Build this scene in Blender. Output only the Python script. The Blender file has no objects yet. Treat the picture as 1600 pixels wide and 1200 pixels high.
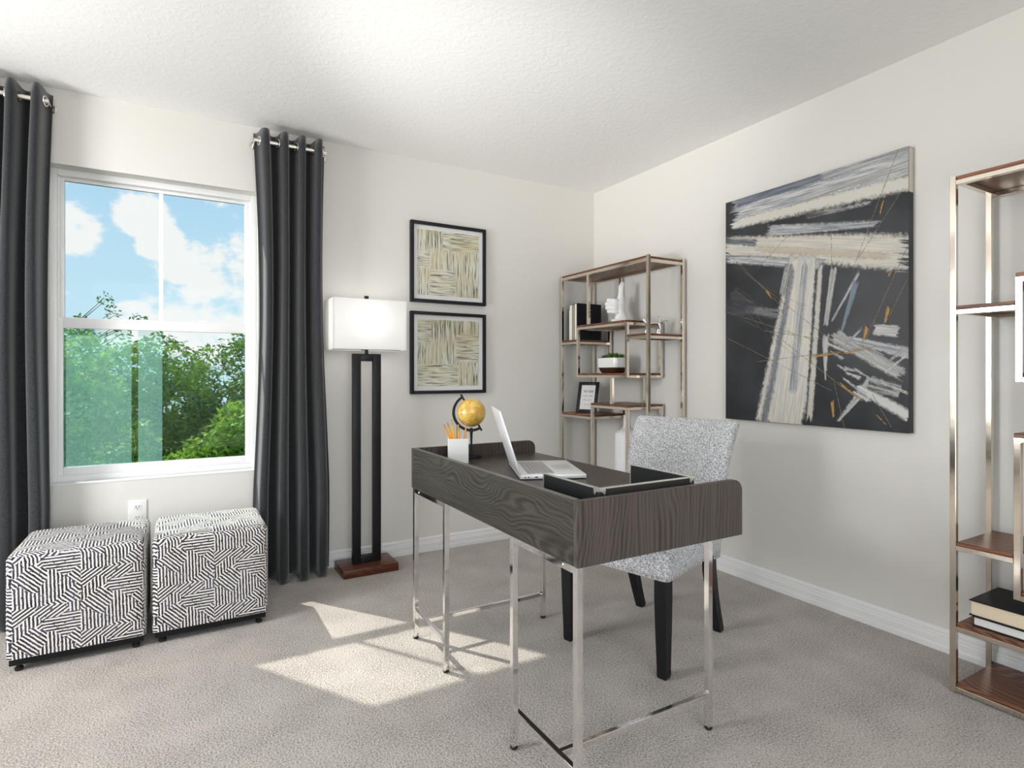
import bpy, bmesh, math, random
import numpy as np
from mathutils import Vector, Matrix

S = bpy.context.scene
C = S.collection
PI = math.pi
R = math.radians
rng = random.Random(7)
nrg = np.random.default_rng(11)

# ------------------------------------------------------------------ camera
cam = bpy.data.cameras.new('camera')
cam.sensor_width = 36.0
cam.lens = 900.72 / 1600 * 36
cam.shift_y = -0.0103
cam.clip_start = 0.02
cam_o = bpy.data.objects.new('camera', cam)
C.objects.link(cam_o)
cam_o.location = (-2.652, -3.392, 1.111)
cam_o.rotation_euler = (R(90), 0, R(-29.916))
S.camera = cam_o

# ------------------------------------------------------------------ view
vs = S.view_settings
vs.view_transform = 'Standard'
vs.look = 'None'
vs.exposure = 0.0
vs.gamma = 1.0
vs.use_curve_mapping = False
S.cycles.use_denoising = True
S.cycles.max_bounces = 10
S.cycles.diffuse_bounces = 6
S.cycles.glossy_bounces = 5
S.cycles.transparent_max_bounces = 24
S.cycles.sample_clamp_indirect = 6.0
S.cycles.caustics_reflective = False
S.cycles.caustics_refractive = False

# ------------------------------------------------------------------ node expression helper
class NX:
    """wraps a float / vector socket so that maths can be written as maths"""
    def __init__(s, nt, k): s.nt, s.k = nt, k
    def _m(s, op, *a):
        n = s.nt.nodes.new('ShaderNodeMath'); n.operation = op
        for i, v in enumerate((s,) + a):
            if isinstance(v, NX): s.nt.links.new(v.k, n.inputs[i])
            else: n.inputs[i].default_value = v
        return NX(s.nt, n.outputs[0])
    def __add__(s, o): return s._m('ADD', o)
    __radd__ = __add__
    def __sub__(s, o): return s._m('SUBTRACT', o)
    def __rsub__(s, o): return (s * -1.0) + o
    def __mul__(s, o): return s._m('MULTIPLY', o)
    __rmul__ = __mul__
    def __truediv__(s, o): return s._m('DIVIDE', o)
    def abs(s): return s._m('ABSOLUTE')
    def sin(s): return s._m('SINE')
    def fract(s): return s._m('FRACT')
    def floor(s): return s._m('FLOOR')
    def mn(s, o): return s._m('MINIMUM', o)
    def mx(s, o): return s._m('MAXIMUM', o)
    def gt(s, o): return s._m('GREATER_THAN', o)
    def lt(s, o): return s._m('LESS_THAN', o)
    def pow(s, o): return s._m('POWER', o)
    def sm(s, a, b, lo=0.0, hi=1.0):
        n = s.nt.nodes.new('ShaderNodeMapRange'); n.interpolation_type = 'SMOOTHSTEP'
        s.nt.links.new(s.k, n.inputs[0])
        for i, v in zip((1, 2, 3, 4), (a, b, lo, hi)): n.inputs[i].default_value = v
        return NX(s.nt, n.outputs[0])

def vec(nt, x, y, z=0.0):
    n = nt.nodes.new('ShaderNodeCombineXYZ')
    for i, v in enumerate((x, y, z)):
        if isinstance(v, NX): nt.links.new(v.k, n.inputs[i])
        else: n.inputs[i].default_value = v
    return NX(nt, n.outputs[0])
def sep(nt, v):
    n = nt.nodes.new('ShaderNodeSeparateXYZ'); nt.links.new(v.k, n.inputs[0])
    return [NX(nt, o) for o in n.outputs]
def noise(nt, v, scale, detail=2.0, rough=0.5, dist=0.0):
    n = nt.nodes.new('ShaderNodeTexNoise')
    nt.links.new(v.k, n.inputs['Vector'])
    n.inputs['Scale'].default_value = scale
    n.inputs['Detail'].default_value = detail
    n.inputs['Roughness'].default_value = rough
    n.inputs['Distortion'].default_value = dist
    return NX(nt, n.outputs[0])
def voro(nt, v, scale, feature='F1', metric='EUCLIDEAN'):
    n = nt.nodes.new('ShaderNodeTexVoronoi'); n.feature = feature
    if feature != 'DISTANCE_TO_EDGE': n.distance = metric
    nt.links.new(v.k, n.inputs['Vector']); n.inputs['Scale'].default_value = scale
    return n
def coord(nt, which='Object'):
    n = nt.nodes.new('ShaderNodeTexCoord'); return NX(nt, n.outputs[which])
def col4(c): return (c[0], c[1], c[2], 1.0)
def mixc(nt, f, a, b):
    n = nt.nodes.new('ShaderNodeMix'); n.data_type = 'RGBA'
    for i, v in ((0, f), (6, a), (7, b)):
        if isinstance(v, NX): nt.links.new(v.k, n.inputs[i])
        elif i == 0: n.inputs[0].default_value = v
        else: n.inputs[i].default_value = col4(v)
    return NX(nt, n.outputs[2])
def bump(nt, h, strength, dist):
    n = nt.nodes.new('ShaderNodeBump')
    n.inputs['Strength'].default_value = strength; n.inputs['Distance'].default_value = dist
    nt.links.new(h.k, n.inputs['Height'])
    return NX(nt, n.outputs[0])
def new_mat(name):
    m = bpy.data.materials.new(name); m.use_nodes = True
    nt = m.node_tree
    return m, nt, nt.nodes['Principled BSDF']
def setp(nt, b, **k):
    for n, v in k.items():
        i = b.inputs[n.replace('_', ' ')]
        if isinstance(v, NX): nt.links.new(v.k, i)
        else: i.default_value = col4(v) if isinstance(v, tuple) and len(v) == 3 else v
def plain(name, c, rough=0.5, metal=0.0, **k):
    m, nt, b = new_mat(name); setp(nt, b, Base_Color=c, Roughness=rough, Metallic=metal, **k); return m

# ------------------------------------------------------------------ world sky
def make_world():
    w = bpy.data.worlds.new('sky'); S.world = w; w.use_nodes = True
    nt = w.node_tree
    bg = nt.nodes['Background']
    d = coord(nt, 'Generated')
    x, y, z = sep(nt, d)
    grad = z.sm(0.0, 0.7)
    blue = mixc(nt, grad, (0.62, 0.87, 0.99), (0.16, 0.46, 0.88))
    dd = vec(nt, x, y, z * 1.5)
    n1 = noise(nt, dd, 4.0, 6.0, 0.58)
    n2 = noise(nt, dd, 22.0, 6.0, 0.62)
    cloud = n1 * 0.45 + n2 * 0.55
    def puff(px, pz, r):
        e = (x - px) * (x - px) + ((z - pz) * 1.15) * ((z - pz) * 1.15)
        return e.pow(0.5) * (1.0 / r) + y.lt(0.0) * 9.0
    # cumulus heaps: a tall bank, a broken rising column, a smaller heap, a low band
    heaps = puff(0.090, 0.120, 0.098).mn(puff(-0.045, 0.225, 0.034)).mn(puff(-0.022, 0.185, 0.032)).mn(puff(0.005, 0.155, 0.030)).mn(puff(-0.128, 0.195, 0.036)).mn(puff(0.03, 0.075, 0.075)).mn(puff(-0.05, 0.062, 0.045))
    h = heaps.sm(0.5, 1.5, 0.24, 0.0)
    f = (cloud + h).sm(0.575, 0.70)
    c = mixc(nt, f, blue, (1.0, 1.0, 1.0))
    # below the horizon: hazy ground
    c = mixc(nt, z.sm(-0.12, -0.02, 1.0, 0.0), c, (0.16, 0.22, 0.12))
    nt.links.new(c.k, bg.inputs[0])
    bg.inputs[1].default_value = 0.95
make_world()

# ------------------------------------------------------------------ daylight
def light(name, kind, loc, energy, color=(1, 1, 1), direction=None, **k):
    l = bpy.data.lights.new(name, kind); l.energy = energy; l.color = color
    for a, v in k.items(): setattr(l, a, v)
    o = bpy.data.objects.new(name, l); C.objects.link(o); o.location = loc
    if direction is not None:
        o.rotation_euler = Vector(direction).to_track_quat('-Z', 'Y').to_euler()
    return o
light('sun', 'SUN', (-6, 8, 9), 5.6, (1.0, 0.955, 0.88), (0.54, -0.84, -1.06), angle=R(0.7))
# daylight of an assumed side window outside the picture; rear light is added soft fill
light('assumed_window_daylight', 'AREA', (-4.62, -1.30, 1.36), 76, (1.0, 0.99, 0.985), (1, 0, 0), shape='RECTANGLE', size=0.9, size_y=1.40)
light('rear_fill', 'AREA', (-2.35, -4.72, 1.25), 56, (1.0, 0.99, 0.985), (0, 1, 0), shape='RECTANGLE', size=2.4, size_y=2.2)

# added side spot, out of the picture: an assumed flash bounced off the ceiling
fl_p, fl_t = Vector((-3.7, -2.1, 1.05)), Vector((-1.00, -0.90, 2.44))
light('added_ceiling_spot', 'SPOT', fl_p, 250, (1.0, 0.985, 0.965), fl_t - fl_p, spot_size=R(38), spot_blend=1.0, shadow_soft_size=0.12)

# ------------------------------------------------------------------ materials
def mat_wall(name, c, bs=0.05):
    m, nt, b = new_mat(name); o = coord(nt)
    n = noise(nt, o, 160, 2.0)
    setp(nt, b, Base_Color=c, Roughness=0.55, Normal=bump(nt, n, 0.12, 0.002)); return m
M = {}
M['wall'] = mat_wall('wall_paint', (0.705, 0.692, 0.660))
def mat_ceiling():
    m, nt, b = new_mat('ceiling_knockdown'); o = coord(nt)
    n = noise(nt, o, 38, 3.0, 0.55, 0.6)
    h = n.sm(0.47, 0.60) + noise(nt, o, 150, 2.0) * 0.25
    setp(nt, b, Base_Color=(0.85, 0.85, 0.845), Roughness=0.8, Normal=bump(nt, h, 0.14, 0.004)); return m
M['ceiling'] = mat_ceiling()
def mat_carpet():
    m, nt, b = new_mat('carpet_pile'); o = coord(nt)
    fine = noise(nt, o, 165, 3.0, 0.65)
    v = voro(nt, o, 150); cell = NX(nt, v.outputs['Distance'])
    broad = noise(nt, o, 5.0, 3.0)
    f = (fine * 0.82 + broad * 0.18).sm(0.33, 0.60)
    c = mixc(nt, f, (0.195, 0.170, 0.148), (0.560, 0.510, 0.464))
    h = fine + cell * -0.5
    setp(nt, b, Base_Color=c, Roughness=0.95, Normal=bump(nt, h, 0.9, 0.006), Sheen_Weight=0.25, Sheen_Roughness=0.6)
    b.inputs['Specular IOR Level'].default_value = 0.1
    return m
M['carpet'] = mat_carpet()
M['trim'] = plain('white_trim_paint', (0.78, 0.78, 0.79), 0.35)
M['vinyl'] = plain('white_window_vinyl', (0.82, 0.83, 0.84), 0.3)
def mat_glass(name, tint, refl):
    m = bpy.data.materials.new(name); m.use_nodes = True; nt = m.node_tree
    nt.nodes.remove(nt.nodes['Principled BSDF'])
    out = nt.nodes['Material Output']
    t = nt.nodes.new('ShaderNodeBsdfTransparent'); t.inputs[0].default_value = col4(tint)
    g = nt.nodes.new('ShaderNodeBsdfGlossy'); g.inputs[1].default_value = 0.02
    fr = nt.nodes.new('ShaderNodeLayerWeight'); fr.inputs[0].default_value = refl
    mx = nt.nodes.new('ShaderNodeMixShader')
    nt.links.new(fr.outputs['Fresnel'], mx.inputs[0]); nt.links.new(t.outputs[0], mx.inputs[1]); nt.links.new(g.outputs[0], mx.inputs[2])
    nt.links.new(mx.outputs[0], out.inputs[0]); return m
M['glass'] = mat_glass('window_glass', (0.97, 0.99, 0.985), 0.12)
def mat_glare():  # reflected glare on the glass, put into the colour of a see-through sheet
    m = bpy.data.materials.new('painted_glass_glare'); m.use_nodes = True; nt = m.node_tree
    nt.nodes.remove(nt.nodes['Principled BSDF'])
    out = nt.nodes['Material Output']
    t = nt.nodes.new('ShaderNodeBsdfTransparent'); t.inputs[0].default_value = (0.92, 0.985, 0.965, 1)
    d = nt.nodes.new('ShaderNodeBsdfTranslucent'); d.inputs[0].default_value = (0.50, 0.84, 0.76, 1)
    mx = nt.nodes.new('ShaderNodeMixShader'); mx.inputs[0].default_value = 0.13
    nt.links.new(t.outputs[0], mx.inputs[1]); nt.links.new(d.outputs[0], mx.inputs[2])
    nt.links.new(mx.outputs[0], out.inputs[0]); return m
M['glass_glare'] = mat_glare()
def mat_metal(name, c, rough):
    m, nt, b = new_mat(name); o = coord(nt)
    n = noise(nt, o, 9, 2.0)
    setp(nt, b, Base_Color=c, Metallic=1.0, Roughness=rough, Normal=bump(nt, n, 0.06, 0.01)); return m
M['chrome'] = mat_metal('polished_chrome', (0.86, 0.85, 0.84), 0.07)
M['nickel'] = mat_metal('champagne_nickel', (0.74, 0.67, 0.585), 0.13)
M['rod'] = mat_metal('brushed_rod', (0.80, 0.76, 0.70), 0.25)
def mat_wood(name, c0, c1, axis, scale=1.0, rough=0.38, cath=1.0, streak=0.5):
    """grain runs along `axis`; rings bend into cathedral arches"""
    m, nt, b = new_mat(name); o = coord(nt)
    x, y, z = sep(nt, o)
    ax = {'x': (x, y, z), 'y': (y, x, z), 'z': (z, y, x)}[axis]
    l, p, q = ax
    warp = noise(nt, vec(nt, l * 2.2, p * 6.0, q * 6.0), 1.0 * scale, 2.0)
    r = (p * 9.0 + q * 15.0) * scale + warp * (4.5 * cath)
    ring = (r * 31.0).sin() * 0.5 + 0.5
    fib = noise(nt, vec(nt, l * 4.0, p * 170.0, q * 170.0), 1.0 * scale, 3.0, 0.6)
    tone = noise(nt, vec(nt, l * 1.5, p * 9.0, q * 9.0), 1.0 * scale, 2.0)
    f = (ring.pow(1.6) * 0.30 + fib * streak + tone * 0.40).sm(0.22, 1.0)
    c = mixc(nt, f, c0, c1)
    setp(nt, b, Base_Color=c, Roughness=rough, Normal=bump(nt, f, 0.12, 0.002), Specular_IOR_Level=0.3); return m
M['desk_y'] = mat_wood('dark_grey_oak_lengthwise', (0.012, 0.011, 0.0085), (0.068, 0.063, 0.050), 'y', 1.0, 0.38, 1.0, 0.62)
M['desk_z'] = mat_wood('dark_grey_oak_upright', (0.020, 0.016, 0.0145), (0.088, 0.070, 0.063), 'z', 1.0, 0.4, 0.45, 0.85)
M['desk_top'] = mat_wood('dark_brown_oak_top', (0.032, 0.024, 0.019), (0.100, 0.078, 0.064), 'y', 1.0, 0.33)
M['desk_edge'] = plain('grey_edge_band', (0.115, 0.115, 0.11), 0.4)
M['walnut'] = mat_wood('red_brown_walnut', (0.055, 0.022, 0.013), (0.290, 0.120, 0.062), 'y', 0.7, 0.35)
M['cherry'] = mat_wood('dark_cherry_base', (0.055, 0.016, 0.010), (0.130, 0.040, 0.022), 'x', 0.6, 0.3)
M['black_metal'] = plain('satin_black_metal', (0.012, 0.012, 0.013), 0.38, Specular_IOR_Level=0.22)
M['black_wood'] = plain('black_lacquered_wood', (0.010, 0.010, 0.011), 0.3, Specular_IOR_Level=0.22)
M['black_frame'] = plain('black_picture_frame', (0.014, 0.014, 0.018), 0.45, Specular_IOR_Level=0.22)
M['white'] = plain('white_matte', (0.80, 0.80, 0.80), 0.5)
M['ceramic'] = plain('white_glazed_ceramic', (0.86, 0.86, 0.86), 0.12, Coat_Weight=0.5)
M['bottle'] = plain('white_satin_ceramic', (0.80, 0.80, 0.82), 0.45)
M['paper'] = plain('book_pages', (0.80, 0.77, 0.70), 0.85)
M['cream_paper'] = plain('cream_book_pages', (0.74, 0.62, 0.46), 0.85)
M['book_black'] = plain('black_book_cloth', (0.010, 0.010, 0.012), 0.55, Specular_IOR_Level=0.22)
M['book_white'] = plain('white_book_cloth', (0.76, 0.76, 0.74), 0.6)
M['alu'] = plain('silver_aluminium', (0.88, 0.89, 0.91), 0.35, 0.25)
M['key'] = plain('grey_keys', (0.42, 0.41, 0.42), 0.5)
M['screen'] = plain('laptop_screen', (0.01, 0.01, 0.012), 0.12)
M['leather'] = plain('black_leatherette', (0.018, 0.020, 0.021), 0.42, Specular_IOR_Level=0.22)
M['leather_brown'] = plain('dark_brown_leatherette', (0.028, 0.023, 0.022), 0.4)
M['trim_silver'] = plain('pale_silver_trim', (0.70, 0.70, 0.64), 0.25, 0.7)
M['black_plastic'] = plain('black_plastic', (0.012, 0.012, 0.012), 0.45)
M['slot'] = plain('outlet_slot', (0.05, 0.05, 0.05), 0.6)
M['pencil'] = plain('orange_yellow_pencil_paint', (0.86, 0.40, 0.03), 0.35)
M['ferrule'] = plain('green_gold_ferrule', (0.36, 0.45, 0.16), 0.3, 0.7)
M['eraser'] = plain('pink_eraser', (0.62, 0.20, 0.20), 0.8)
M['pot_dip'] = plain('bronze_brown_glaze', (0.10, 0.050, 0.030), 0.15, 0.5)
M['soil'] = plain('soil', (0.03, 0.02, 0.015), 0.9)
M['bulb'] = plain('bulb_glass', (0.9, 0.9, 0.88), 0.3)
M['mat_board'] = plain('white_mat_board', (0.72, 0.72, 0.73), 0.7)
M['ink'] = plain('grey_ink', (0.30, 0.30, 0.33), 0.8)
M['succ'] = None
def mat_succ():
    m, nt, b = new_mat('succulent_leaf'); o = coord(nt)
    f = noise(nt, o, 40, 2.0).sm(0.35, 0.65)
    setp(nt, b, Base_Color=mixc(nt, f, (0.012, 0.055, 0.010), (0.16, 0.30, 0.04)), Roughness=0.4); return m
M['succ'] = mat_succ()
def mat_fabric(name, c0, c1, scale, rough=0.95, bs=0.5, lo=0.36, hi=0.64, sheen=0.2):
    m, nt, b = new_mat(name); o = coord(nt)
    x, y, z = sep(nt, o)
    n = noise(nt, o, scale, 3.0, 0.65)
    t = noise(nt, vec(nt, x * 1.0, y * 1.0, z * 0.22), scale * 1.5, 2.0)
    f = (n * 0.65 + t * 0.35).sm(lo, hi)
    setp(nt, b, Base_Color=mixc(nt, f, c0, c1), Roughness=rough, Normal=bump(nt, n, bs, 0.003), Sheen_Weight=sheen)
    b.inputs['Specular IOR Level'].default_value = 0.15
    return m
M['tweed'] = mat_fabric('grey_tweed', (0.19, 0.192, 0.205), (0.76, 0.765, 0.79), 190)
M['curtain'] = mat_fabric('charcoal_curtain_linen', (0.008, 0.009, 0.011), (0.046, 0.049, 0.054), 330, 0.85, 0.35, 0.30, 0.70, 0.35)
def mat_shade():
    m = bpy.data.materials.new('white_lamp_linen'); m.use_nodes = True; nt = m.node_tree
    b = nt.nodes['Principled BSDF']; out = nt.nodes['Material Output']
    o = coord(nt)
    setp(nt, b, Base_Color=(0.93, 0.93, 0.925), Roughness=0.9, Normal=bump(nt, noise(nt, o, 260, 2.0), 0.15, 0.001))
    t = nt.nodes.new('ShaderNodeBsdfTranslucent'); t.inputs[0].default_value = (0.95, 0.95, 0.94, 1)
    mx = nt.nodes.new('ShaderNodeMixShader'); mx.inputs[0].default_value = 0.5
    nt.links.new(b.outputs[0], mx.inputs[1]); nt.links.new(t.outputs[0], mx.inputs[2]); nt.links.new(mx.outputs[0], out.inputs[0])
    return m
M['shade'] = mat_shade()
def mat_globe():
    m, nt, b = new_mat('antique_gold_globe'); o = coord(nt)
    land = noise(nt, o, 26, 6.0, 0.6).sm(0.49, 0.53)
    fine = noise(nt, o, 120, 3.0)
    c = mixc(nt, land, (0.76, 0.53, 0.13), (0.66, 0.38, 0.06))
    c = mixc(nt, fine.sm(0.5, 0.75, 0.0, 0.6), c, (0.36, 0.15, 0.02))
    setp(nt, b, Base_Color=c, Roughness=0.28, Coat_Weight=0.4); return m
M['globe'] = mat_globe()

def mat_ottoman():
    """navy and cream: patches of narrow stripes running at different angles, half-drop repeat"""
    m, nt, b = new_mat('navy_cream_maze_print'); o = coord(nt)
    x, y, z = sep(nt, o)
    wob = noise(nt, o, 70, 2.0) - 0.5
    ge = nt.nodes.new('ShaderNodeNewGeometry'); nz = sep(nt, NX(nt, ge.outputs['Normal']))[2].abs().gt(0.72)
    a = x + y * (1.0 - nz) + wob * 0.004
    bb = z + y * nz + wob * 0.004
    # half-drop repeat
    W, H = 0.205, 0.235
    ci = (a / W).floor()
    u = (a / W).fract() * W
    v = ((bb / H) + ci * 0.5).fract() * H
    cell = vec(nt, (u + v) * 0.70 + 3.1, (v - u) * 0.70 + 1.7, 0.0)
    vo = voro(nt, cell, 12.0, 'F1', 'CHEBYCHEV')
    sc = nt.nodes.new('ShaderNodeSeparateColor'); nt.links.new(vo.outputs['Color'], sc.inputs[0])
    rnd = NX(nt, sc.outputs[0]); rn2 = NX(nt, sc.outputs[1])
    p = 0.0118
    def st(ang, duty):
        cs, sn = math.cos(R(ang)), math.sin(R(ang))
        return ((u * cs + v * sn) * (2 * PI / p)).sin().sm(-0.12 + duty, 0.34 + duty)
    s1, s2, s3, s4 = st(126, 0.0), st(44, 0.0), st(2, 0.0), st(90, 0.0)
    k1 = rnd.lt(0.36); k2 = rnd.lt(0.62); k3 = rnd.lt(0.88)
    s = s4 + (s3 - s4) * k3
    s = s + (s2 - s) * k2
    s = s + (s1 - s) * k1
    # knots: here and there a cream stripe is inked over or bridged
    kn = noise(nt, vec(nt, u * 85.0, v * 85.0, 0.0), 1.0, 1.0)
    s = s * kn.sm(0.30, 0.36)
    s = s.mx(kn.sm(0.73, 0.77))
    ink = noise(nt, o, 30, 2.0).sm(0.35, 0.65)
    navy = mixc(nt, ink, (0.022, 0.020, 0.030), (0.060, 0.058, 0.090))
    c = mixc(nt, s, navy, (0.78, 0.74, 0.69))
    setp(nt, b, Base_Color=c, Roughness=0.9, Normal=bump(nt, noise(nt, o, 420, 2.0), 0.25, 0.001), Sheen_Weight=0.1)
    b.inputs['Specular IOR Level'].default_value = 0.15
    return m
M['ottoman'] = mat_ottoman()

def mat_lineart(name, rects):
    """patches of hand-drawn lines; rects are (u0, v0, u1, v1, horizontal) on a 0..1 sheet, v upwards"""
    m, nt, b = new_mat(name); o = coord(nt)
    x, y, z = sep(nt, o)
    wob = noise(nt, o, 14, 2.0) - 0.5
    tint = noise(nt, o, 7, 3.0).sm(0.35, 0.65)
    ink = mixc(nt, tint, (0.10, 0.10, 0.09), (0.24, 0.21, 0.11))
    ground = mixc(nt, tint, (0.66, 0.65, 0.57), (0.60, 0.57, 0.42))
    nh = noise(nt, vec(nt, x * 6.0, 0.0, (z + wob * 0.010) * 190.0), 1.0, 2.0, 0.6).sm(0.40, 0.50)
    nv = noise(nt, vec(nt, (x + wob * 0.010) * 190.0, 3.0, z * 6.0), 1.0, 2.0, 0.6).sm(0.40, 0.50)
    hz = None
    gap = None
    for (u0, v0, u1, v1, h) in rects:
        ins = (x - u0).mn(u1 - x).mn((z - v0)).mn(v1 - z)
        k = ins.gt(0.0)
        g = ins.abs().sm(0.0, 0.0035)
        hz = k * h if hz is None else hz.mx(k * h)
        gap = g if gap is None else gap.mn(g)
    ln = nv + (nh - nv) * hz
    c = mixc(nt, ln, ink, ground)
    c = mixc(nt, gap.sm(0.0, 1.0, 0.5, 0.0), c, (0.60, 0.58, 0.48))
    setp(nt, b, Base_Color=c, Roughness=0.8); return m

def mat_canvas():
    m, nt, b = new_mat('black_primed_canvas'); o = coord(nt)
    c = mixc(nt, noise(nt, o, 5.0, 3.0).sm(0.35, 0.7), (0.015, 0.017, 0.021), (0.032, 0.035, 0.041))
    setp(nt, b, Base_Color=c, Roughness=0.5, Normal=bump(nt, noise(nt, o, 300, 2.0), 0.12, 0.001)); return m
def mat_paint(cA, cB, op=1.0, soft=0.012, ragged=0.10, dry=0.0, line=False):
    """one pull of the brush: UV 'st' is along / across the stroke, UV 'grain' carries the bristle marks"""
    m = bpy.data.materials.new('brush_paint'); m.use_nodes = True; nt = m.node_tree
    b = nt.nodes['Principled BSDF']; out = nt.nodes['Material Output']
    def uv(name):
        n = nt.nodes.new('ShaderNodeUVMap'); n.uv_map = name; return NX(nt, n.outputs[0])
    s, t, _ = sep(nt, uv('st')); g = uv('grain'); o = coord(nt)
    fine = noise(nt, o, 130, 3.0, 0.7)
    if line:
        mk = t.abs().sm(0.45, 1.0, 1.0, 0.0) * fine.sm(0.40, 0.53)
        c = mixc(nt, fine.sm(0.4, 0.6), cA, cB)
    else:
        st = noise(nt, g, 1.0, 3.0, 0.65)
        edge = noise(nt, o, 48, 5.0, 0.75) - 0.5
        mk = (1.0 - t.abs() + edge * (soft * 1.6)).sm(0.0, min(0.8, soft * 0.8))
        e = (st - 0.5) * (ragged * 2.2)
        mk = mk * ((s + e).sm(0.0, 0.03)) * ((1.0 - s + e).sm(0.0, 0.03))
        if dry > 0: mk = mk * (st + (fine - 0.5) * 0.5).sm(dry * 0.62, dry * 0.62 + 0.14)
        c = mixc(nt, st.sm(0.36, 0.64), cA, cB)
        setp(nt, b, Normal=bump(nt, st, 0.25, 0.001))
    mk = mk * op
    setp(nt, b, Base_Color=c, Roughness=0.5)
    tr = nt.nodes.new('ShaderNodeBsdfTransparent'); mx = nt.nodes.new('ShaderNodeMixShader')
    nt.links.new(mk.k, mx.inputs[0]); nt.links.new(tr.outputs[0], mx.inputs[1]); nt.links.new(b.outputs[0], mx.inputs[2]); nt.links.new(mx.outputs[0], out.inputs[0])
    return m

def make_paintwork(front_x, y_left, z_low, W, H):
    """layers of paint lying on the canvas face; coordinates are metres from its lower left corner as seen"""
    V, F, MI, ST, GR, mats = [], [], [], [], [], []
    def quad(p0, p1, w0, w1, freq, mat, ext=0.10):
        dx, dy = p1[0] - p0[0], p1[1] - p0[1]; L = math.hypot(dx, dy); ex, ey = dx / L, dy / L
        k = len(F) + 1; x = front_x - 0.00005 * k; base = len(V); N = 1.25
        seed = k * 3.7
        # the strip is cut at the canvas border
        t = bmesh.new(); us = t.loops.layers.uv.new('st'); ug = t.loops.layers.uv.new('grain')
        co = []
        for s, n in ((-ext, -N), (1 + ext, -N), (1 + ext, N), (-ext, N)):
            hw = w0 + (w1 - w0) * min(1, max(0, s)); tt = n * hw
            co.append((p0[0] + ex * s * L - ey * tt, p0[1] + ey * s * L + ex * tt))
        poly = co
        def clip(poly, ax, lim, sgn):
            r = []
            for i in range(len(poly)):
                a, c = poly[i], poly[(i + 1) % len(poly)]
                ia, ic = (a[ax] - lim) * sgn <= 0, (c[ax] - lim) * sgn <= 0
                if ia: r.append(a)
                if ia != ic:
                    f = (lim - a[ax]) / (c[ax] - a[ax]); r.append((a[0] + (c[0] - a[0]) * f, a[1] + (c[1] - a[1]) * f))
            return r
        for ax, lim, sg in ((0, W - .001, 1), (0, .001, -1), (1, H - .001, 1), (1, .001, -1)):
            if poly: poly = clip(poly, ax, lim, sg)
        t.free()
        if len(poly) < 3: return
        F.append(list(range(base, base + len(poly)))); MI.append(len(mats)); mats.append(mat)
        for (a, v) in poly:
            V.append((x, y_left - a, z_low + v))
            s = ((a - p0[0]) * ex + (v - p0[1]) * ey) / L; tt = (v - p0[1]) * ex - (a - p0[0]) * ey
            hw = w0 + (w1 - w0) * min(1, max(0, s))
            ST.append((s, tt / hw)); GR.append((s * L * 5.0 + seed, tt * freq + seed))
    def stroke(p0, p1, w0, w1, cA, cB, op=1.0, soft=0.012, ragged=0.10, dry=0.0, freq=120.0):
        hw = max(w0, w1)
        quad(p0, p1, w0, w1, freq, mat_paint(cA, cB, op, soft / hw, ragged, dry), ext=min(0.5, ragged * 1.1))
    gl = mat_paint((0.34, 0.29, 0.20), (0.22, 0.18, 0.10), 0.75, line=True)
    def line(p0, p1, w): quad(p0, p1, w, w, 100, gl, 0.0)
    CR, WH, GB, BL, GY = (0.62, 0.575, 0.49), (0.56, 0.56, 0.55), (0.225, 0.245, 0.285), (0.10, 0.122, 0.165), (0.33, 0.32, 0.315)
    # sweep along the top
    stroke((0.05, 1.135), (1.00, 1.13), 0.095, 0.075, WH, GB, 1.0, 0.04, 0.12, 0.18, 80)
    stroke((0.06, 1.185), (0.56, 1.20), 0.045, 0.050, BL, GB, 0.85, 0.02, 0.10, 0.15, 90)
    stroke((0.04, 1.060), (1.00, 1.040), 0.036, 0.045, CR, WH, 1.0, 0.035, 0.09, 0.12, 80)
    stroke((0.42, 1.085), (1.00, 1.120), 0.012, 0.022, GY, WH, 0.8, 0.015, 0.15, 0.25, 110)
    stroke((0.55, 1.165), (1.00, 1.175), 0.020, 0.018, WH, GB, 0.8, 0.015, 0.15, 0.2, 110)
    stroke((0.48, 1.010), (0.78, 0.998), 0.022, 0.012, WH, (0.05, 0.05, 0.06), 0.8, 0.02, 0.20, 0.55, 60)
    # second sweep
    stroke((0.26, 0.985), (0.80, 0.900), 0.034, 0.018, WH, GB, 0.92, 0.02, 0.14, 0.25, 90)
    stroke((-0.02, 0.955), (0.93, 0.745), 0.062, 0.088, CR, (0.46, 0.45, 0.44), 1.0, 0.04, 0.16, 0.20, 110)
    stroke((0.00, 0.880), (0.56, 0.760), 0.026, 0.030, WH, GB, 0.95, 0.02, 0.16, 0.28, 90)
    stroke((0.20, 0.900), (0.86, 0.745), 0.022, 0.022, CR, (0.60, 0.50, 0.36), 0.55, 0.02, 0.16, 0.15, 110)
    stroke((-0.02, 0.985), (0.20, 0.930), 0.020, 0.025, (0.03, 0.032, 0.038), GB, 0.75, 0.02, 0.2, 0.3, 110)
    # upright sweep
    stroke((0.450, 0.830), (0.318, -0.03), 0.078, 0.140, CR, (0.44, 0.44, 0.44), 1.0, 0.03, 0.05, 0.17, 95)
    stroke((0.405, 0.780), (0.235, -0.03), 0.022, 0.030, GB, BL, 0.62, 0.03, 0.10, 0.25, 80)
    stroke((0.470, 0.790), (0.400, 0.15), 0.020, 0.024, GB, WH, 0.7, 0.012, 0.12, 0.25, 90)
    stroke((0.545, 0.760), (0.490, 0.02), 0.016, 0.020, CR, WH, 0.8, 0.016, 0.08, 0.3, 60)
    stroke((0.385, 0.790), (0.345, 0.64), 0.026, 0.020, WH, (0.03, 0.03, 0.035), 0.8, 0.01, 0.2, 0.5, 140)
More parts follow.
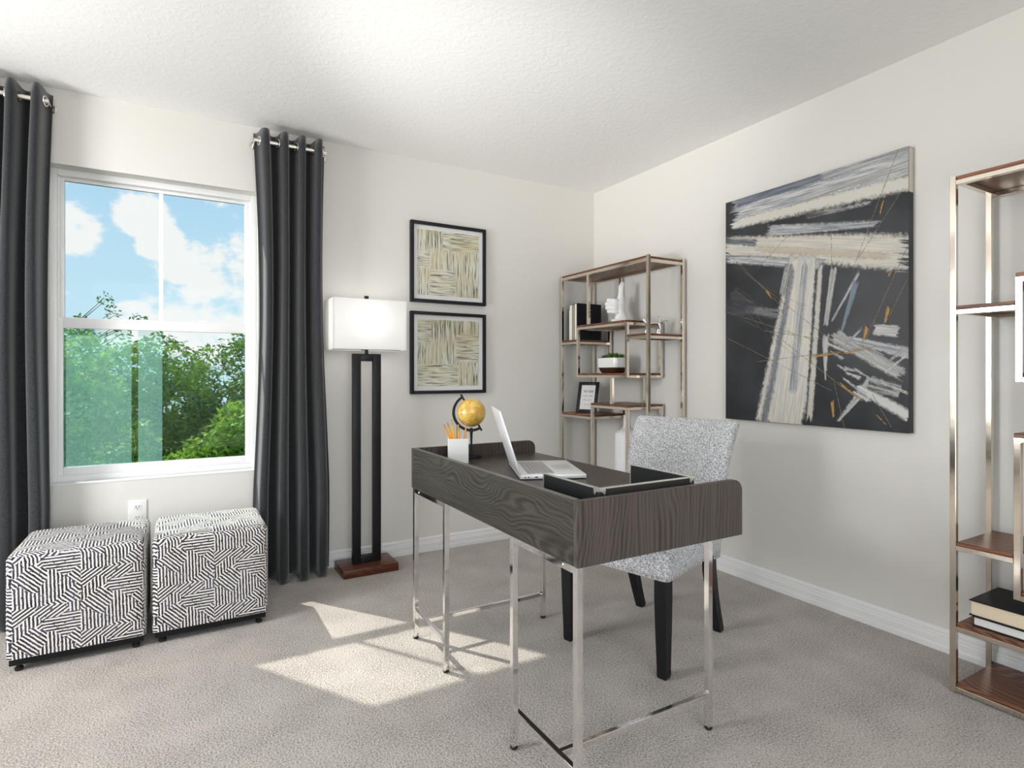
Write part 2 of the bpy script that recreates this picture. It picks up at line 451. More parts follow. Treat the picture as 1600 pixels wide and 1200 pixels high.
    # slim verticals
    stroke((0.612, 0.740), (0.572, 0.470), 0.020, 0.014, GY, WH, 0.75, 0.012, 0.15, 0.15, 110)
    stroke((0.575, 0.430), (0.572, 0.215), 0.022, 0.004, WH, GY, 0.85, 0.014, 0.10, 0.2, 90)
    stroke((0.725, 0.700), (0.600, 0.490), 0.010, 0.007, WH, GB, 0.8, 0.008, 0.15, 0.35, 160)
    stroke((0.715, 0.660), (0.645, 0.430), 0.018, 0.008, (0.16, 0.25, 0.30), GB, 0.8, 0.012, 0.15, 0.2, 120)
    # dabs at lower right
    stroke((0.785, 0.440), (0.885, 0.425), 0.028, 0.030, WH, GY, 0.95, 0.014, 0.25, 0.30, 120)
    stroke((0.66, 0.405), (0.96, 0.322), 0.018, 0.030, WH, GB, 0.85, 0.018, 0.20, 0.35, 100)
    stroke((0.60, 0.420), (0.90, 0.245), 0.030, 0.036, WH, GY, 0.85, 0.022, 0.18, 0.42, 110)
    stroke((0.775, 0.225), (0.625, 0.030), 0.026, 0.008, WH, GB, 0.85, 0.016, 0.15, 0.35, 110)
    stroke((0.715, 0.185), (0.93, 0.070), 0.024, 0.032, WH, WH, 0.95, 0.026, 0.10, 0.38, 60)
    stroke((0.765, 0.205), (0.895, 0.170), 0.040, 0.034, WH, (0.04, 0.04, 0.05), 0.75, 0.022, 0.15, 0.45, 60)
    stroke((0.13, 0.590), (0.33, 0.545), 0.026, 0.034, GB, GY, 0.55, 0.03, 0.3, 0.45, 60)
    stroke((0.02, 0.66), (0.20, 0.60), 0.10, 0.03, (0.10, 0.105, 0.12), (0.05, 0.05, 0.06), 0.6, 0.05, 0.3, 0.3, 40)
    pr = random.Random(5)
    for k in range(16):        # scratchy dry-brush flicks among the dabs
        ca, cv = pr.uniform(0.62, 0.88), pr.uniform(0.13, 0.43); an = R(pr.choice((-35, -30, -22, 50)) + pr.uniform(-10, 10)); ll = pr.uniform(0.05, 0.13)
        stroke((ca - math.cos(an) * ll / 2, cv - math.sin(an) * ll / 2), (ca + math.cos(an) * ll / 2, cv + math.sin(an) * ll / 2), pr.uniform(.004, .014), pr.uniform(.004, .014), WH, pr.choice((GB, GY, WH)), 0.85, 0.012, 0.4, 0.55, 150)
    for k in range(10):        # faint scratches across the dark ground
        ca, cv = pr.uniform(0.02, 0.35), pr.uniform(0.35, 0.75); an = R(-38 + pr.uniform(-14, 14)); ll = pr.uniform(0.10, 0.25)
        line((ca, cv), (min(.92, ca + math.cos(an) * ll), cv + math.sin(an) * ll), 0.0012)
    GO = (0.40, 0.235, 0.075); LG = (0.34, 0.29, 0.20)
    for p0, p1 in (((0.885, 1.187), (0.695, 0.712)), ((0.905, 1.02), (0.720, 0.76)), ((0.925, 0.785), (0.752, 0.393)), ((0.92, 0.64), (0.84, 0.47)),
                   ((0.011, 0.919), (0.330, 0.600)), ((0.599, 0.914), (0.600, 0.727)), ((0.011, 0.588), (0.524, 0.404)), ((0.011, 0.444), (0.600, 0.170)),
                   ((0.29, 0.46), (0.70, 0.150)), ((0.20, 0.310), (0.80, 0.365)), ((0.13, 0.786), (0.60, 0.40)), ((0.21, 0.80), (0.37, 0.925)), ((0.24, 0.47), (0.56, 0.41)),
                   ((0.61, 0.22), (0.66, 0.00)), ((0.78, 0.16), (0.86, 0.02))):
        line(p0, p1, 0.0022)
    for p0, p1, w in (((0.262, 0.675), (0.288, 0.635), 0.011), ((0.850, 0.530), (0.836, 0.465), 0.013), ((0.762, 0.455), (0.746, 0.390), 0.014),
                      ((0.500, 0.330), (0.640, 0.345), 0.010), ((0.640, 0.340), (0.79, 0.360), 0.006), ((0.606, 0.120), (0.612, 0.045), 0.013), ((0.645, 0.200), (0.74, 0.130), 0.009),
                      ((0.845, 0.660), (0.865, 0.690), 0.005), ((0.81, 0.93), (0.83, 1.00), 0.006), ((0.80, 0.07), (0.84, 0.03), 0.005)):
        stroke(p0, p1, w, w * 0.5, GO, (0.30, 0.17, 0.055), 0.95, 0.012, 0.45, 0.15, 110)
    me = bpy.data.meshes.new('paintwork'); me.from_pydata(V, [], F); me.update()
    a = me.uv_layers.new(name='st'); c = me.uv_layers.new(name='grain')
    for l in me.loops:
        a.data[l.index].uv = ST[l.vertex_index]; c.data[l.index].uv = GR[l.vertex_index]
    for m in mats: me.materials.append(m)
    for p, k in zip(me.polygons, MI): p.material_index = k
    return me

# ------------------------------------------------------------------ mesh helpers
class MB:
    def __init__(s): s.b = bmesh.new()
    def box(s, x0, x1, y0, y1, z0, z1, bev=0.0, seg=2):
        t = bmesh.new() if bev else s.b
        x0, x1 = sorted((x0, x1)); y0, y1 = sorted((y0, y1)); z0, z1 = sorted((z0, z1))
        vv = [t.verts.new((x, y, z)) for x in (x0, x1) for y in (y0, y1) for z in (z0, z1)]
        for f in ((0, 1, 3, 2), (4, 6, 7, 5), (0, 4, 5, 1), (2, 3, 7, 6), (0, 2, 6, 4), (1, 5, 7, 3)):
            t.faces.new([vv[i] for i in f])
        if bev:
            bmesh.ops.bevel(t, geom=list(t.edges), offset=bev, segments=seg, affect='EDGES', profile=0.5)
            s.join(t)
        return s
    def join(s, t, mat=None):
        m = bpy.data.meshes.new('tmp'); t.to_mesh(m); t.free()
        if mat is not None: m.transform(mat)
        s.b.from_mesh(m); bpy.data.meshes.remove(m)
    def prism(s, poly, axis, a0, a1, bev=0.0):
        """polygon in the two other axes (in xyz order), extruded along axis"""
        def mk(p, a):
            return {'x': (a, p[0], p[1]), 'y': (p[0], a, p[1]), 'z': (p[0], p[1], a)}[axis]
        t = bmesh.new()
        A = [t.verts.new(mk(p, a0)) for p in poly]; B = [t.verts.new(mk(p, a1)) for p in poly]
        n = len(poly)
        t.faces.new(A[::-1]); t.faces.new(B)
        for i in range(n): t.faces.new((A[i], A[(i + 1) % n], B[(i + 1) % n], B[i]))
        bmesh.ops.recalc_face_normals(t, faces=list(t.faces))
        if bev: bmesh.ops.bevel(t, geom=list(t.edges), offset=bev, segments=2, affect='EDGES', profile=0.5)
        s.join(t); return s
    def loft(s, rings, cap=True, closed=True):
        t = bmesh.new()
        VV = [[t.verts.new(p) for p in r] for r in rings]
        n = len(rings[0])
        for i in range(len(VV) - 1):
            for j in range(n if closed else n - 1):
                t.faces.new((VV[i][j], VV[i][(j + 1) % n], VV[i + 1][(j + 1) % n], VV[i + 1][j]))
        if cap and closed: t.faces.new(VV[0][::-1]); t.faces.new(VV[-1])
        bmesh.ops.recalc_face_normals(t, faces=list(t.faces))
        s.join(t); return s
    def tube(s, pts, r, n=10, cap=True):
        pts = [Vector(p) for p in pts]; rr = r if isinstance(r, (list, tuple)) else [r] * len(pts)
        up = None; rings = []
        for i, p in enumerate(pts):
            d = (pts[min(i + 1, len(pts) - 1)] - pts[max(i - 1, 0)]).normalized()
            if up is None:
                up = Vector((0, 0, 1)) if abs(d.z) < 0.9 else Vector((1, 0, 0))
            u = d.cross(up).normalized(); w = u.cross(d).normalized(); up = w
            rings.append([p + u * (math.cos(2 * PI * k / n) * rr[i]) + w * (math.sin(2 * PI * k / n) * rr[i]) for k in range(n)])
        return s.loft(rings, cap)
    def lathe(s, prof, c=(0, 0), n=28):
        rings = [[(c[0] + r * math.cos(2 * PI * k / n), c[1] + r * math.sin(2 * PI * k / n), z) for k in range(n)] for r, z in prof]
        return s.loft(rings)
    def sphere(s, c, r, nu=24, nv=14, sc=(1, 1, 1)):
        t = bmesh.new(); bmesh.ops.create_uvsphere(t, u_segments=nu, v_segments=nv, radius=r)
        s.join(t, Matrix.Translation(c) @ Matrix.Diagonal((*sc, 1))); return s
    def torus(s, c, axis, R0, r0, n=20, k=8):
        ax = Vector(axis).normalized(); u = ax.orthogonal().normalized(); w = ax.cross(u)
        c = Vector(c); t = bmesh.new(); VV = []
        for i in range(n):
            a = 2 * PI * i / n; d = u * math.cos(a) + w * math.sin(a)
            VV.append([t.verts.new(c + d * (R0 + r0 * math.cos(2 * PI * j / k)) + ax * (r0 * math.sin(2 * PI * j / k))) for j in range(k)])
        for i in range(n):
            for j in range(k):
                t.faces.new((VV[i][j], VV[(i + 1) % n][j], VV[(i + 1) % n][(j + 1) % k], VV[i][(j + 1) % k]))
        bmesh.ops.recalc_face_normals(t, faces=list(t.faces))
        s.join(t); return s
    def xf(s, mat): bmesh.ops.transform(s.b, matrix=mat, verts=list(s.b.verts)); return s
    def obj(s, name, mat, parent=None, smooth=False, origin=None, angle=40):
        me = bpy.data.meshes.new(name); s.b.to_mesh(me); s.b.free()
        if smooth:
            for p in me.polygons: p.use_smooth = True
            try: me.set_sharp_from_angle(angle=R(angle))
            except Exception: pass
        return mkobj(name, me, mat, parent, origin)

ORG = {}
def mkobj(name, me, mat, parent=None, origin=None):
    """meshes are written in the frame of the thing's root; a mesh of its own gets its origin at `origin`"""
    if mat is not None and not me.materials: me.materials.append(mat)
    o = bpy.data.objects.new(name, me); C.objects.link(o)
    if parent is not None:
        og = ORG.get(parent.name, None)
        if og is not None: me.transform(Matrix.Translation(-Vector(og)))
        ORG[o.name] = og
        o.parent = parent
    elif origin is not None:
        me.transform(Matrix.Translation(-Vector(origin))); o.location = origin
        ORG[o.name] = Vector(origin)
    return o
def tag(o, label=None, cat=None, group=None, kind=None):
    for k, v in (('label', label), ('category', cat), ('group', group), ('kind', kind)):
        if v: o[k] = v
    return o
def thing(name, label, cat, loc, rotz=0.0, group=None, local=False):
    """empty at the base; parts are written in world metres unless local"""
    o = bpy.data.objects.new(name, None); C.objects.link(o)
    o.empty_display_size = 0.05
    o.location = loc; o.rotation_euler = (0, 0, rotz)
    ORG[o.name] = None if local else Vector(loc)
    return tag(o, label, cat, group)
def struct(o): o['kind'] = 'structure'; return o
def copy_tree(o, parent=None):
    c = o.copy(); C.objects.link(c); c.parent = parent
    ORG[c.name] = ORG.get(o.name)
    for ch in list(o.children): copy_tree(ch, c)
    return c

# ================================================================== SETTING
XL, YF, HC = -4.5, -4.6, 2.44
wx0, wx1, wz0, wz1 = -3.192, -2.288, 0.585, 2.092
struct(MB().box(XL, 0.0, YF, 0.0, -0.12, 0.0).obj('floor', M['carpet']))
struct(MB().box(XL - .14, 0.14, YF - .14, 0.14, HC, HC + 0.12).obj('ceiling', M['ceiling']))
struct(MB().box(0.0, 0.14, YF - .14, 0.14, -0.12, HC).obj('wall_right', M['wall']))
def wall_with_hole(name, axis, a0, a1, p0, p1, h):
    """wall slab between p0 and p1 on the other axis, hole h = (a_lo, a_hi, z_lo, z_hi)"""
    b = MB()
    for (s0, s1, z0, z1) in ((a0, h[0], -0.12, HC), (h[1], a1, -0.12, HC), (h[0], h[1], -0.12, h[2]), (h[0], h[1], h[3], HC)):
        if z1 - z0 < 1e-4: continue
        if axis == 'x': b.box(s0, s1, p0, p1, z0, z1)
        else: b.box(p0, p1, s0, s1, z0, z1)
    return struct(b.obj(name, M['wall']))
wall_with_hole('wall_back', 'x', XL - .14, 0.0, 0.0, 0.14, (wx0, wx1, wz0, wz1))
wall_with_hole('wall_left', 'y', YF - .14, 0.0, XL - .14, XL, (-1.75, -0.85, 0.66, 2.06))  # hole for the assumed side window
wall_with_hole('wall_front', 'x', XL, 0.0, YF - .14, YF, (-3.55, -1.15, 0.0, 2.2))  # assumed opening behind the camera, lets in the added rear fill

bprof = [(0.0, 0.0), (0.016, 0.0), (0.016, 0.022), (0.0145, 0.026), (0.0145, 0.052), (0.011, 0.056), (0.011, 0.064), (0.008, 0.068), (0.008, 0.078), (0.004, 0.086), (0.0, 0.090)]
struct(MB().prism([(-p, z) for p, z in bprof], 'x', XL, -0.016).obj('baseboard_back', M['trim']))
struct(MB().prism([(-p, z) for p, z in bprof], 'y', YF, 0.0).obj('baseboard_right', M['trim']))

# ------------------------------------------------------------------ window (single hung, white vinyl)
def make_window():
    root = bpy.data.objects.new('window_1', None); C.objects.link(root)
    root.location = ((wx0 + wx1) / 2, 0.1, wz0); ORG[root.name] = Vector(root.location); struct(root)
    x0, x1, z0, z1 = wx0, wx1, wz0, wz1
    fy0, fy1 = 0.080, 0.138
    fw = 0.030
    b = MB()
    b.box(x0, x0 + fw, fy0, fy1, z0, z1, .003); b.box(x1 - fw, x1, fy0, fy1, z0, z1, .003)
    b.box(x0 + fw, x1 - fw, fy0, fy1, z1 - fw, z1, .003); b.box(x0 + fw, x1 - fw, fy0, fy1, z0, z0 + .034, .003)
    # stepped tracks of the frame
    b.box(x0 + fw, x0 + fw + .006, fy0 + .026, fy1, z0 + .034, z1 - fw); b.box(x1 - fw - .006, x1 - fw, fy0 + .026, fy1, z0 + .034, z1 - fw)
    b.obj('frame', M['vinyl'], root, True)
    MB().box(x0 + .001, x1 - .001, -0.003, fy0, z0, z0 + .007, .002).obj('window_sill', M['trim'], root)
    # lower sash, room side
    gx0, gx1 = -3.140, -2.342
    b = MB(); sy0, sy1 = 0.086, 0.108
    zt, zb = 1.382, z0 + .034
    b.box(x0 + fw, gx0, sy0, sy1, zb, zt, .002); b.box(gx1, x1 - fw, sy0, sy1, zb, zt, .002)
    b.box(gx0, gx1, sy0, sy1, zb, 0.658, .002); b.box(gx0, gx1, sy0, sy1, 1.330, zt, .002)
    sash = b.obj('lower_sash', M['vinyl'], root, True)
    MB().box(gx0, gx1, 0.096, 0.099, 0.658, 1.330).obj('pane', M['glass'], sash)
    for xx in (-2.55, -2.93):
        MB().box(xx - .018, xx + .018, 0.088, 0.106, zt, zt + .009, .002).obj('sash_lock', M['vinyl'], sash)
    # pale teal window glare, imitated by two thin tinted sheets on the lower glass
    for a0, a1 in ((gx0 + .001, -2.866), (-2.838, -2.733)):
        tag(MB().box(a0, a1, 0.0995, 0.1003, 0.659, 1.329).obj('glare_strip', M['glass_glare'], sash), 'pale teal strip of painted glare on the lower window glass')
    # upper sash, outer side
    b = MB(); sy0, sy1 = 0.112, 0.134
    zb2 = 1.340
    b.box(x0 + fw + .006, gx0 + .002, sy0, sy1, zb2, z1 - fw, .002); b.box(gx1 - .002, x1 - fw - .006, sy0, sy1, zb2, z1 - fw, .002)
    b.box(gx0, gx1, sy0, sy1, 2.046, z1 - fw, .002); b.box(gx0, gx1, sy0, sy1, zb2, 1.384, .002)
    up = b.obj('upper_sash', M['vinyl'], root, True)
    MB().box(gx0, gx1, 0.121, 0.124, 1.384, 2.046).obj('pane', M['glass'], up)
    MB().box(-2.748, -2.729, 0.117, 0.128, 1.384, 2.046).obj('muntin', M['vinyl'], up)
make_window()
# the assumed out-of-picture side window has a plain frame
b = MB()
for (y0, y1, z0, z1) in ((-1.75, -1.72, .66, 2.06), (-.88, -.85, .66, 2.06), (-1.72, -.88, 2.03, 2.06), (-1.72, -.88, .66, .69)):
    b.box(XL - .10, XL - .05, y0, y1, z0, z1)
struct(b.obj('assumed_window', M['vinyl']))

# ------------------------------------------------------------------ outside: ground and trees
def mat_leaf(name, c0, c1):
    m = bpy.data.materials.new(name); m.use_nodes = True; nt = m.node_tree
    b = nt.nodes['Principled BSDF']; out = nt.nodes['Material Output']
    o = coord(nt)
    f = (noise(nt, o, 9.0, 2.0) * 0.55 + noise(nt, o, 1.4, 2.0) * 0.45).sm(0.36, 0.62)
    c = mixc(nt, f, c0, c1)
    setp(nt, b, Base_Color=c, Roughness=0.55)
    t = nt.nodes.new('ShaderNodeBsdfTranslucent'); nt.links.new(c.k, t.inputs[0])
    mx = nt.nodes.new('ShaderNodeMixShader'); mx.inputs[0].default_value = 0.42
    nt.links.new(b.outputs[0], mx.inputs[1]); nt.links.new(t.outputs[0], mx.inputs[2]); nt.links.new(mx.outputs[0], out.inputs[0])
    return m
M['leaf_a'] = mat_leaf('tree_leaves_green', (0.070, 0.165, 0.020), (0.330, 0.540, 0.060))
M['leaf_b'] = mat_leaf('tree_leaves_dark', (0.040, 0.110, 0.018), (0.210, 0.380, 0.050))
M['leaf_c'] = mat_leaf('tree_leaves_pale', (0.150, 0.280, 0.040), (0.500, 0.660, 0.120))
M['bark'] = plain('bark', (0.10, 0.075, 0.055), 0.9)
M['grass'] = plain('lawn', (0.10, 0.19, 0.04), 0.95)
GZ = -3.0
g = struct(MB().box(-40, 40, 0.6, 60, GZ - .3, GZ).obj('ground', M['grass']))
def leaf_mesh(name, blobs, count, size):
    """leaf blades scattered over the skin of rounded boughs"""
    tot = sum(r * r for *_, r in blobs); P = []
    for (bx, by, bz, r) in blobs:
        k = int(count * r * r / tot)
        d = nrg.normal(size=(k, 3)); d /= np.linalg.norm(d, axis=1)[:, None]
        lump = 1 + 0.12 * np.sin(d[:, 0] * 7 + bx * 9) * np.sin(d[:, 2] * 6 + by * 5) + 0.06 * np.sin(d[:, 1] * 15 + d[:, 0] * 11)
        rad = r * lump * (0.72 + 0.32 * nrg.random(k) ** 0.6)
        P.append(np.array([bx, by, bz]) + d * rad[:, None] * np.array([1, 1, 0.9]))
    P = np.concatenate(P); n = len(P)
    a = nrg.normal(size=(n, 3)); a[:, 2] *= 0.6; a /= np.linalg.norm(a, axis=1)[:, None]
    t = nrg.normal(size=(n, 3)); u = np.cross(a, t); u /= np.linalg.norm(u, axis=1)[:, None]
    s = size * (0.6 + 0.8 * nrg.random(n))[:, None]
    V = np.stack([P - a * s, P + u * s * 0.42, P + a * s, P - u * s * 0.42], 1).reshape(-1, 3)
    me = bpy.data.meshes.new(name)
    F = np.arange(n * 4).reshape(-1, 4)
    me.vertices.add(n * 4); me.vertices.foreach_set('co', V.astype(np.float32).ravel())
    me.loops.add(n * 4); me.loops.foreach_set('vertex_index', F.astype(np.int32).ravel())
    me.polygons.add(n); me.polygons.foreach_set('loop_start', np.arange(0, n * 4, 4, dtype=np.int32))
    me.update(calc_edges=True); me.validate(); return me
def tree(name, label, x, y, top, r, mat, count, blobn, size=0.044, group='trees outside the window', low=-2.2, trunk=True):
    t = thing(name, label, 'tree', (x, y, GZ), group=group)
    bl = []
    for i in range(blobn):
        f = (i + .5) / blobn
        rr = r * rng.uniform(0.46, 0.62)
        zz = low + (top - rr - low) * f
        k = 1.0 - 0.45 * max(0, f - .5) * 2
        a = i * 2.4
        bl.append((x + math.cos(a) * r * 0.62 * k, y + math.sin(a) * r * 0.5 * k, zz, rr))
    bl.append((x, y, top - r * 0.5, r * 0.5))
    mkobj('foliage', leaf_mesh('foliage', bl, count, size), M[mat], t)
    if trunk:
        MB().tube([(x, y, GZ), (x + .05, y, GZ + 1.2), (x - .04, y + .05, top - r * 0.6)], [0.14, 0.11, 0.05], 8).obj('trunk', M['bark'], t, True)
    return t
tree('tree', 'pale yellow-green leafy tree seen through the lower window pane', -4.05, 6.2, 1.78, 1.15, 'leaf_c', 30000, 13)
tree('tree', 'bright green bushy tree with glossy leaves, lowest of those outside', -1.80, 5.2, 0.78, 1.05, 'leaf_a', 30000, 12)
tree('tree', 'tall dark green tree rising behind the bushy glossy tree outside', -1.25, 8.0, 2.12, 1.5, 'leaf_b', 32000, 14)
tree('tree', 'mid green tree between the pale tree and the bushy tree outside', -2.95, 8.4, 1.82, 1.3, 'leaf_a', 30000, 13)
tree('tree', 'leafy green tree farther along the hedge line outside', -6.2, 7.2, 1.6, 1.3, 'leaf_a', 12000, 10)
tree('tree', 'leafy green tree farther along the hedge line outside', 1.4, 7.0, 1.6, 1.3, 'leaf_a', 12000, 10)
def sparse_tree():
    t = thing('sapling', 'thin sparse sapling with bare twigs standing above the hedge outside', 'tree', (-4.5, 9.2, GZ))
    b = MB(); pts = []
    b.tube([(-4.5, 9.2, GZ), (-4.5, 9.2, 0.5), (-4.45, 9.2, 1.7)], [0.07, 0.05, 0.02], 6)
    for i in range(34):
        z = rng.uniform(0.8, 1.86); a = rng.uniform(0, 2 * PI); l = rng.uniform(0.4, 1.0)
        p0 = Vector((-4.48, 9.2, z)); p1 = p0 + Vector((math.cos(a) * l * 1.3, math.sin(a) * l * 0.6, l * 0.65)); mid = (p0 + p1) / 2 + Vector((0, 0, -0.06))
        b.tube([p0, mid, p1], [0.012, 0.008, 0.004], 4); pts += [(*mid, 0.12), (*p1, 0.13)]
    b.obj('branches', M['bark'], t)
    mkobj('foliage', leaf_mesh('foliage', pts, 1500, 0.035), M['leaf_b'], t)
sparse_tree()

# ================================================================== CURTAINS
def make_curtain(x0, x1, label, flare, phase):
    loc = ((x0 + x1) / 2, -0.09, 0.012)
    t = thing('curtain_panel', label, 'curtain', loc)
    n = 4; NU, NV = 128, 44
    VV = []
    for j in range(NV + 1):
        h = j / NV; z = 2.392 - (2.392 - 0.012) * h
        A = 0.050 + 0.012 * math.sin(h * 3.0 + phase) + 0.012 * h
        row = []
        for i in range(NU + 1):
            u = i / NU
            w = u + 0.012 * h * math.sin(6 * u + phase * 2 + 2 * h)
            c = math.cos(2 * PI * n * w + 0.35 * h * math.sin(3 * u + phase))
            y = -0.092 + A * (math.copysign(abs(c) ** 0.8, c)) - 0.030 * h * math.sin(PI * u) - 0.004 * math.sin(9 * h + 7 * u)
            y = min(y, -0.022)
            sway = 0.010 * math.sin(2.4 * h + phase) + 0.006 * math.sin(5 * h + 4 * u)
            x = x0 + (x1 - x0) * (0.5 + (w - 0.5) * (1.0 - 0.09 * math.sin(PI * min(1, h * 1.25)) + flare * max(0, h - .45))) + sway + 0.010 * math.sin(2 * PI * n * w * 2) * (0.4 + 0.6 * h)
            row.append((x, y, z + (0.006 * math.sin(5 * u * PI) * (h > 0.999))))
        VV.append(row)
    b = MB().loft(VV, cap=False, closed=False)
    cl = b.obj('cloth', M['curtain'], t, True, angle=180)
    so = cl.modifiers.new('thickness', 'SOLIDIFY'); so.thickness = 0.0025
    MB().tube([(x0 + .002, -0.092, 2.338), (x1 - .002, -0.092, 2.338)], 0.0115, 14).obj('rod', M['rod'], t, True)
    for k in range(2 * n):
        xx = x0 + (x1 - x0) * (k + 0.5) / (2 * n) + 0.010 * math.sin(2 * PI * n * ((k + .5) / (2 * n)) * 2) * 0.4 + 0.010 * math.sin(phase)
        MB().torus((xx, -0.092, 2.338), (1, 0.25 * (-1) ** k, 0), 0.021, 0.004).obj('grommet', M['rod'], t, True)
    for xx in (x0 + .006, x1 - .006):
        b = MB().tube([(xx, -0.092, 2.338), (xx, 0.0, 2.338)], 0.006, 8)
        b.tube([(xx, -0.006, 2.338), (xx, 0.0, 2.338)], 0.020, 14)
        b.obj('bracket', M['rod'], t, True)
make_curtain(-2.318, -1.945, 'charcoal grommet curtain panel hanging beside the floor lamp', 0.10, 0.3)
make_curtain(-3.545, -3.165, 'charcoal grommet curtain panel hanging behind the ottoman farther from the lamp', 0.04, 1.6)

# ================================================================== WALL OUTLET
o = thing('wall_outlet', 'white duplex wall outlet under the window behind the ottomans', 'outlet', (-2.835, 0.0, 0.366))
MB().box(-2.874, -2.796, -0.006, 0.0, 0.366, 0.486, .0025).obj('cover_plate', M['white'], o, True)
for zc in (0.452, 0.400):
    rc = MB().prism([(-2.835 + .017 * math.cos(a) , zc + max(-.0125, min(.0125, .017 * math.sin(a)))) for a in np.linspace(0, 2 * PI, 24, endpoint=False)], 'y', -0.0085, -0.004).obj('receptacle', M['white'], o)
    b = MB()
    b.box(-2.8425, -2.8400, -0.0095, -0.008, zc - .002, zc + .007); b.box(-2.8300, -2.8275, -0.0095, -0.008, zc - .002, zc + .007)
    b.tube([(-2.835, -0.0095, zc - .007), (-2.835, -0.008, zc - .007)], 0.0025, 10)
    b.obj('slots', M['slot'], rc)

# ================================================================== FLOOR LAMP
def make_lamp():
    cx, cy = -1.738, -0.150
    t = thing('floor_lamp', 'tall black open-frame floor lamp with white box shade and cherry wood base', 'lamp', (cx, cy, 0))
    MB().box(cx - .155, cx + .155, -0.255, -0.045, 0.0, 0.046, .005).obj('base', M['cherry'], t, True)
    b = MB()
    for sx in (-1, 1): b.box(cx + sx * .080, cx + sx * .035, cy - .016, cy + .016, 0.046, 1.222, .002)
    b.box(cx - .036, cx + .036, cy - .016, cy + .016, 1.180, 1.222, .002)
    b.box(cx - .036, cx + .036, cy - .016, cy + .016, 0.046, 0.086, .002)
    b.obj('frame', M['black_metal'], t, True)
    b = MB().tube([(cx, cy, 1.222), (cx, cy, 1.285)], 0.010, 14)
    b.tube([(cx, cy, 1.285), (cx, cy, 1.345)], 0.017, 14)
    for s in (-1, 1): b.tube([(cx, cy, 1.29), (cx + s * .055, cy, 1.33), (cx + s * .055, cy, 1.45), (cx, cy, 1.518)], 0.0025, 6)
    b.obj('neck', M['black_metal'], t, True)
    MB().sphere((cx, cy, 1.355), 0.016, 16, 10, (1, 1, 0.7)).obj('bulb', M['bulb'], t, True)
    x0, x1, y0, y1, z0, z1, w = cx - .207, cx + .203, -0.252, -0.048, 1.243, 1.520, .004
    b = MB()
    b.box(x0, x1, y0, y0 + w, z0, z1); b.box(x0, x1, y1 - w, y1, z0, z1)
    b.box(x0, x0 + w, y0 + w, y1 - w, z0, z1); b.box(x1 - w, x1, y0 + w, y1 - w, z0, z1)
    sh = b.obj('shade', M['shade'], t)
    for zz in (z0 + .003, z1 - .006):
        b = MB(); b.tube([(x0 + .004, cy, zz), (x1 - .004, cy, zz)], 0.002, 6); b.tube([(cx, y0 + .004, zz), (cx, y1 - .004, zz)], 0.002, 6)
        b.obj('shade_spider', M['black_metal'], sh)
    b = MB().tube([(cx, cy, 1.512), (cx, cy, 1.538)], 0.004, 10)
    b.tube([(cx, cy, 1.534), (cx, cy, 1.549)], 0.0125, 16)
    b.obj('finial', M['black_metal'], t, True)
    l = light('lamp_glow', 'POINT', (cx, cy, 1.395), 1.5, (1.0, 0.97, 0.93), shadow_soft_size=0.085)
    l.parent = t; l.location = Vector((0, 0, 1.395))
make_lamp()

# ================================================================== OTTOMANS
def make_ottoman(x0, x1, y0, y1, label):
    cx, cy = (x0 + x1) / 2, (y0 + y1) / 2
    t = thing('cube_ottoman', label, 'ottoman', (cx, cy, 0), group='patterned cube ottomans under the window')
    # soft upholstered cube: rounded box with a slightly crowned top
    bm = bmesh.new(); bmesh.ops.create_cube(bm, size=1.0)
    bmesh.ops.subdivide_edges(bm, edges=list(bm.edges), cuts=19, use_grid_fill=True)
    hx, hy, z0, z1, rr = (x1 - x0) / 2, (y1 - y0) / 2, 0.052, 0.436, 0.022
    hz = (z1 - z0) / 2
    for v in bm.verts:
        q = Vector((v.co.x * 2 * hx, v.co.y * 2 * hy, v.co.z * 2 * hz))
        lim = Vector((hx - rr, hy - rr, hz - rr))
        c = Vector((max(-lim.x, min(lim.x, q.x)), max(-lim.y, min(lim.y, q.y)), max(-lim.z, min(lim.z, q.z))))
        d = q - c
        p = c + (d.normalized() * rr if d.length > 1e-6 else d)
        fx, fy = 1 - (p.x / hx) ** 2, 1 - (p.y / hy) ** 2
        if v.co.z > 0.3: p.z += 0.010 * max(0, fx) * max(0, fy)
        if q.z < -hz + rr * 1.5:
            lim2 = Vector((hx - .016, hy - .016)); c2 = Vector((max(-lim2.x, min(lim2.x, q.x)), max(-lim2.y, min(lim2.y, q.y)))); d2 = Vector((q.x, q.y)) - c2
            p2 = c2 + (d2.normalized() * .016 if d2.length > 1e-6 else d2); p = Vector((p2.x, p2.y, q.z))
        v.co = p + Vector((cx, cy, (z0 + z1) / 2))
    b = MB(); b.join(bm)
    cu = b.obj('cushion', M['ottoman'], t, True, angle=50)
    MB().box(x0 + .010, x1 - .010, y0 + .008, y1 - .008, 0.026, 0.058, .003).obj('base_rail', M['black_wood'], t, True)
    for sx in (x0 + .036, x1 - .036):
        for sy in (y0 + .030, y1 - .036):
            MB().lathe([(0.011, 0.0), (0.014, 0.004), (0.014, 0.012), (0.009, 0.016), (0.006, 0.020), (0.006, 0.028)], (sx, sy), 14).obj('foot', M['black_plastic'], t, True)
make_ottoman(-3.212, -2.772, -0.628, -0.205, 'patterned navy and cream cube ottoman in front of the curtain, top mostly in shade')
make_ottoman(-2.752, -2.312, -0.626, -0.205, 'patterned navy and cream cube ottoman beside the lamp-side curtain, top in full sun')

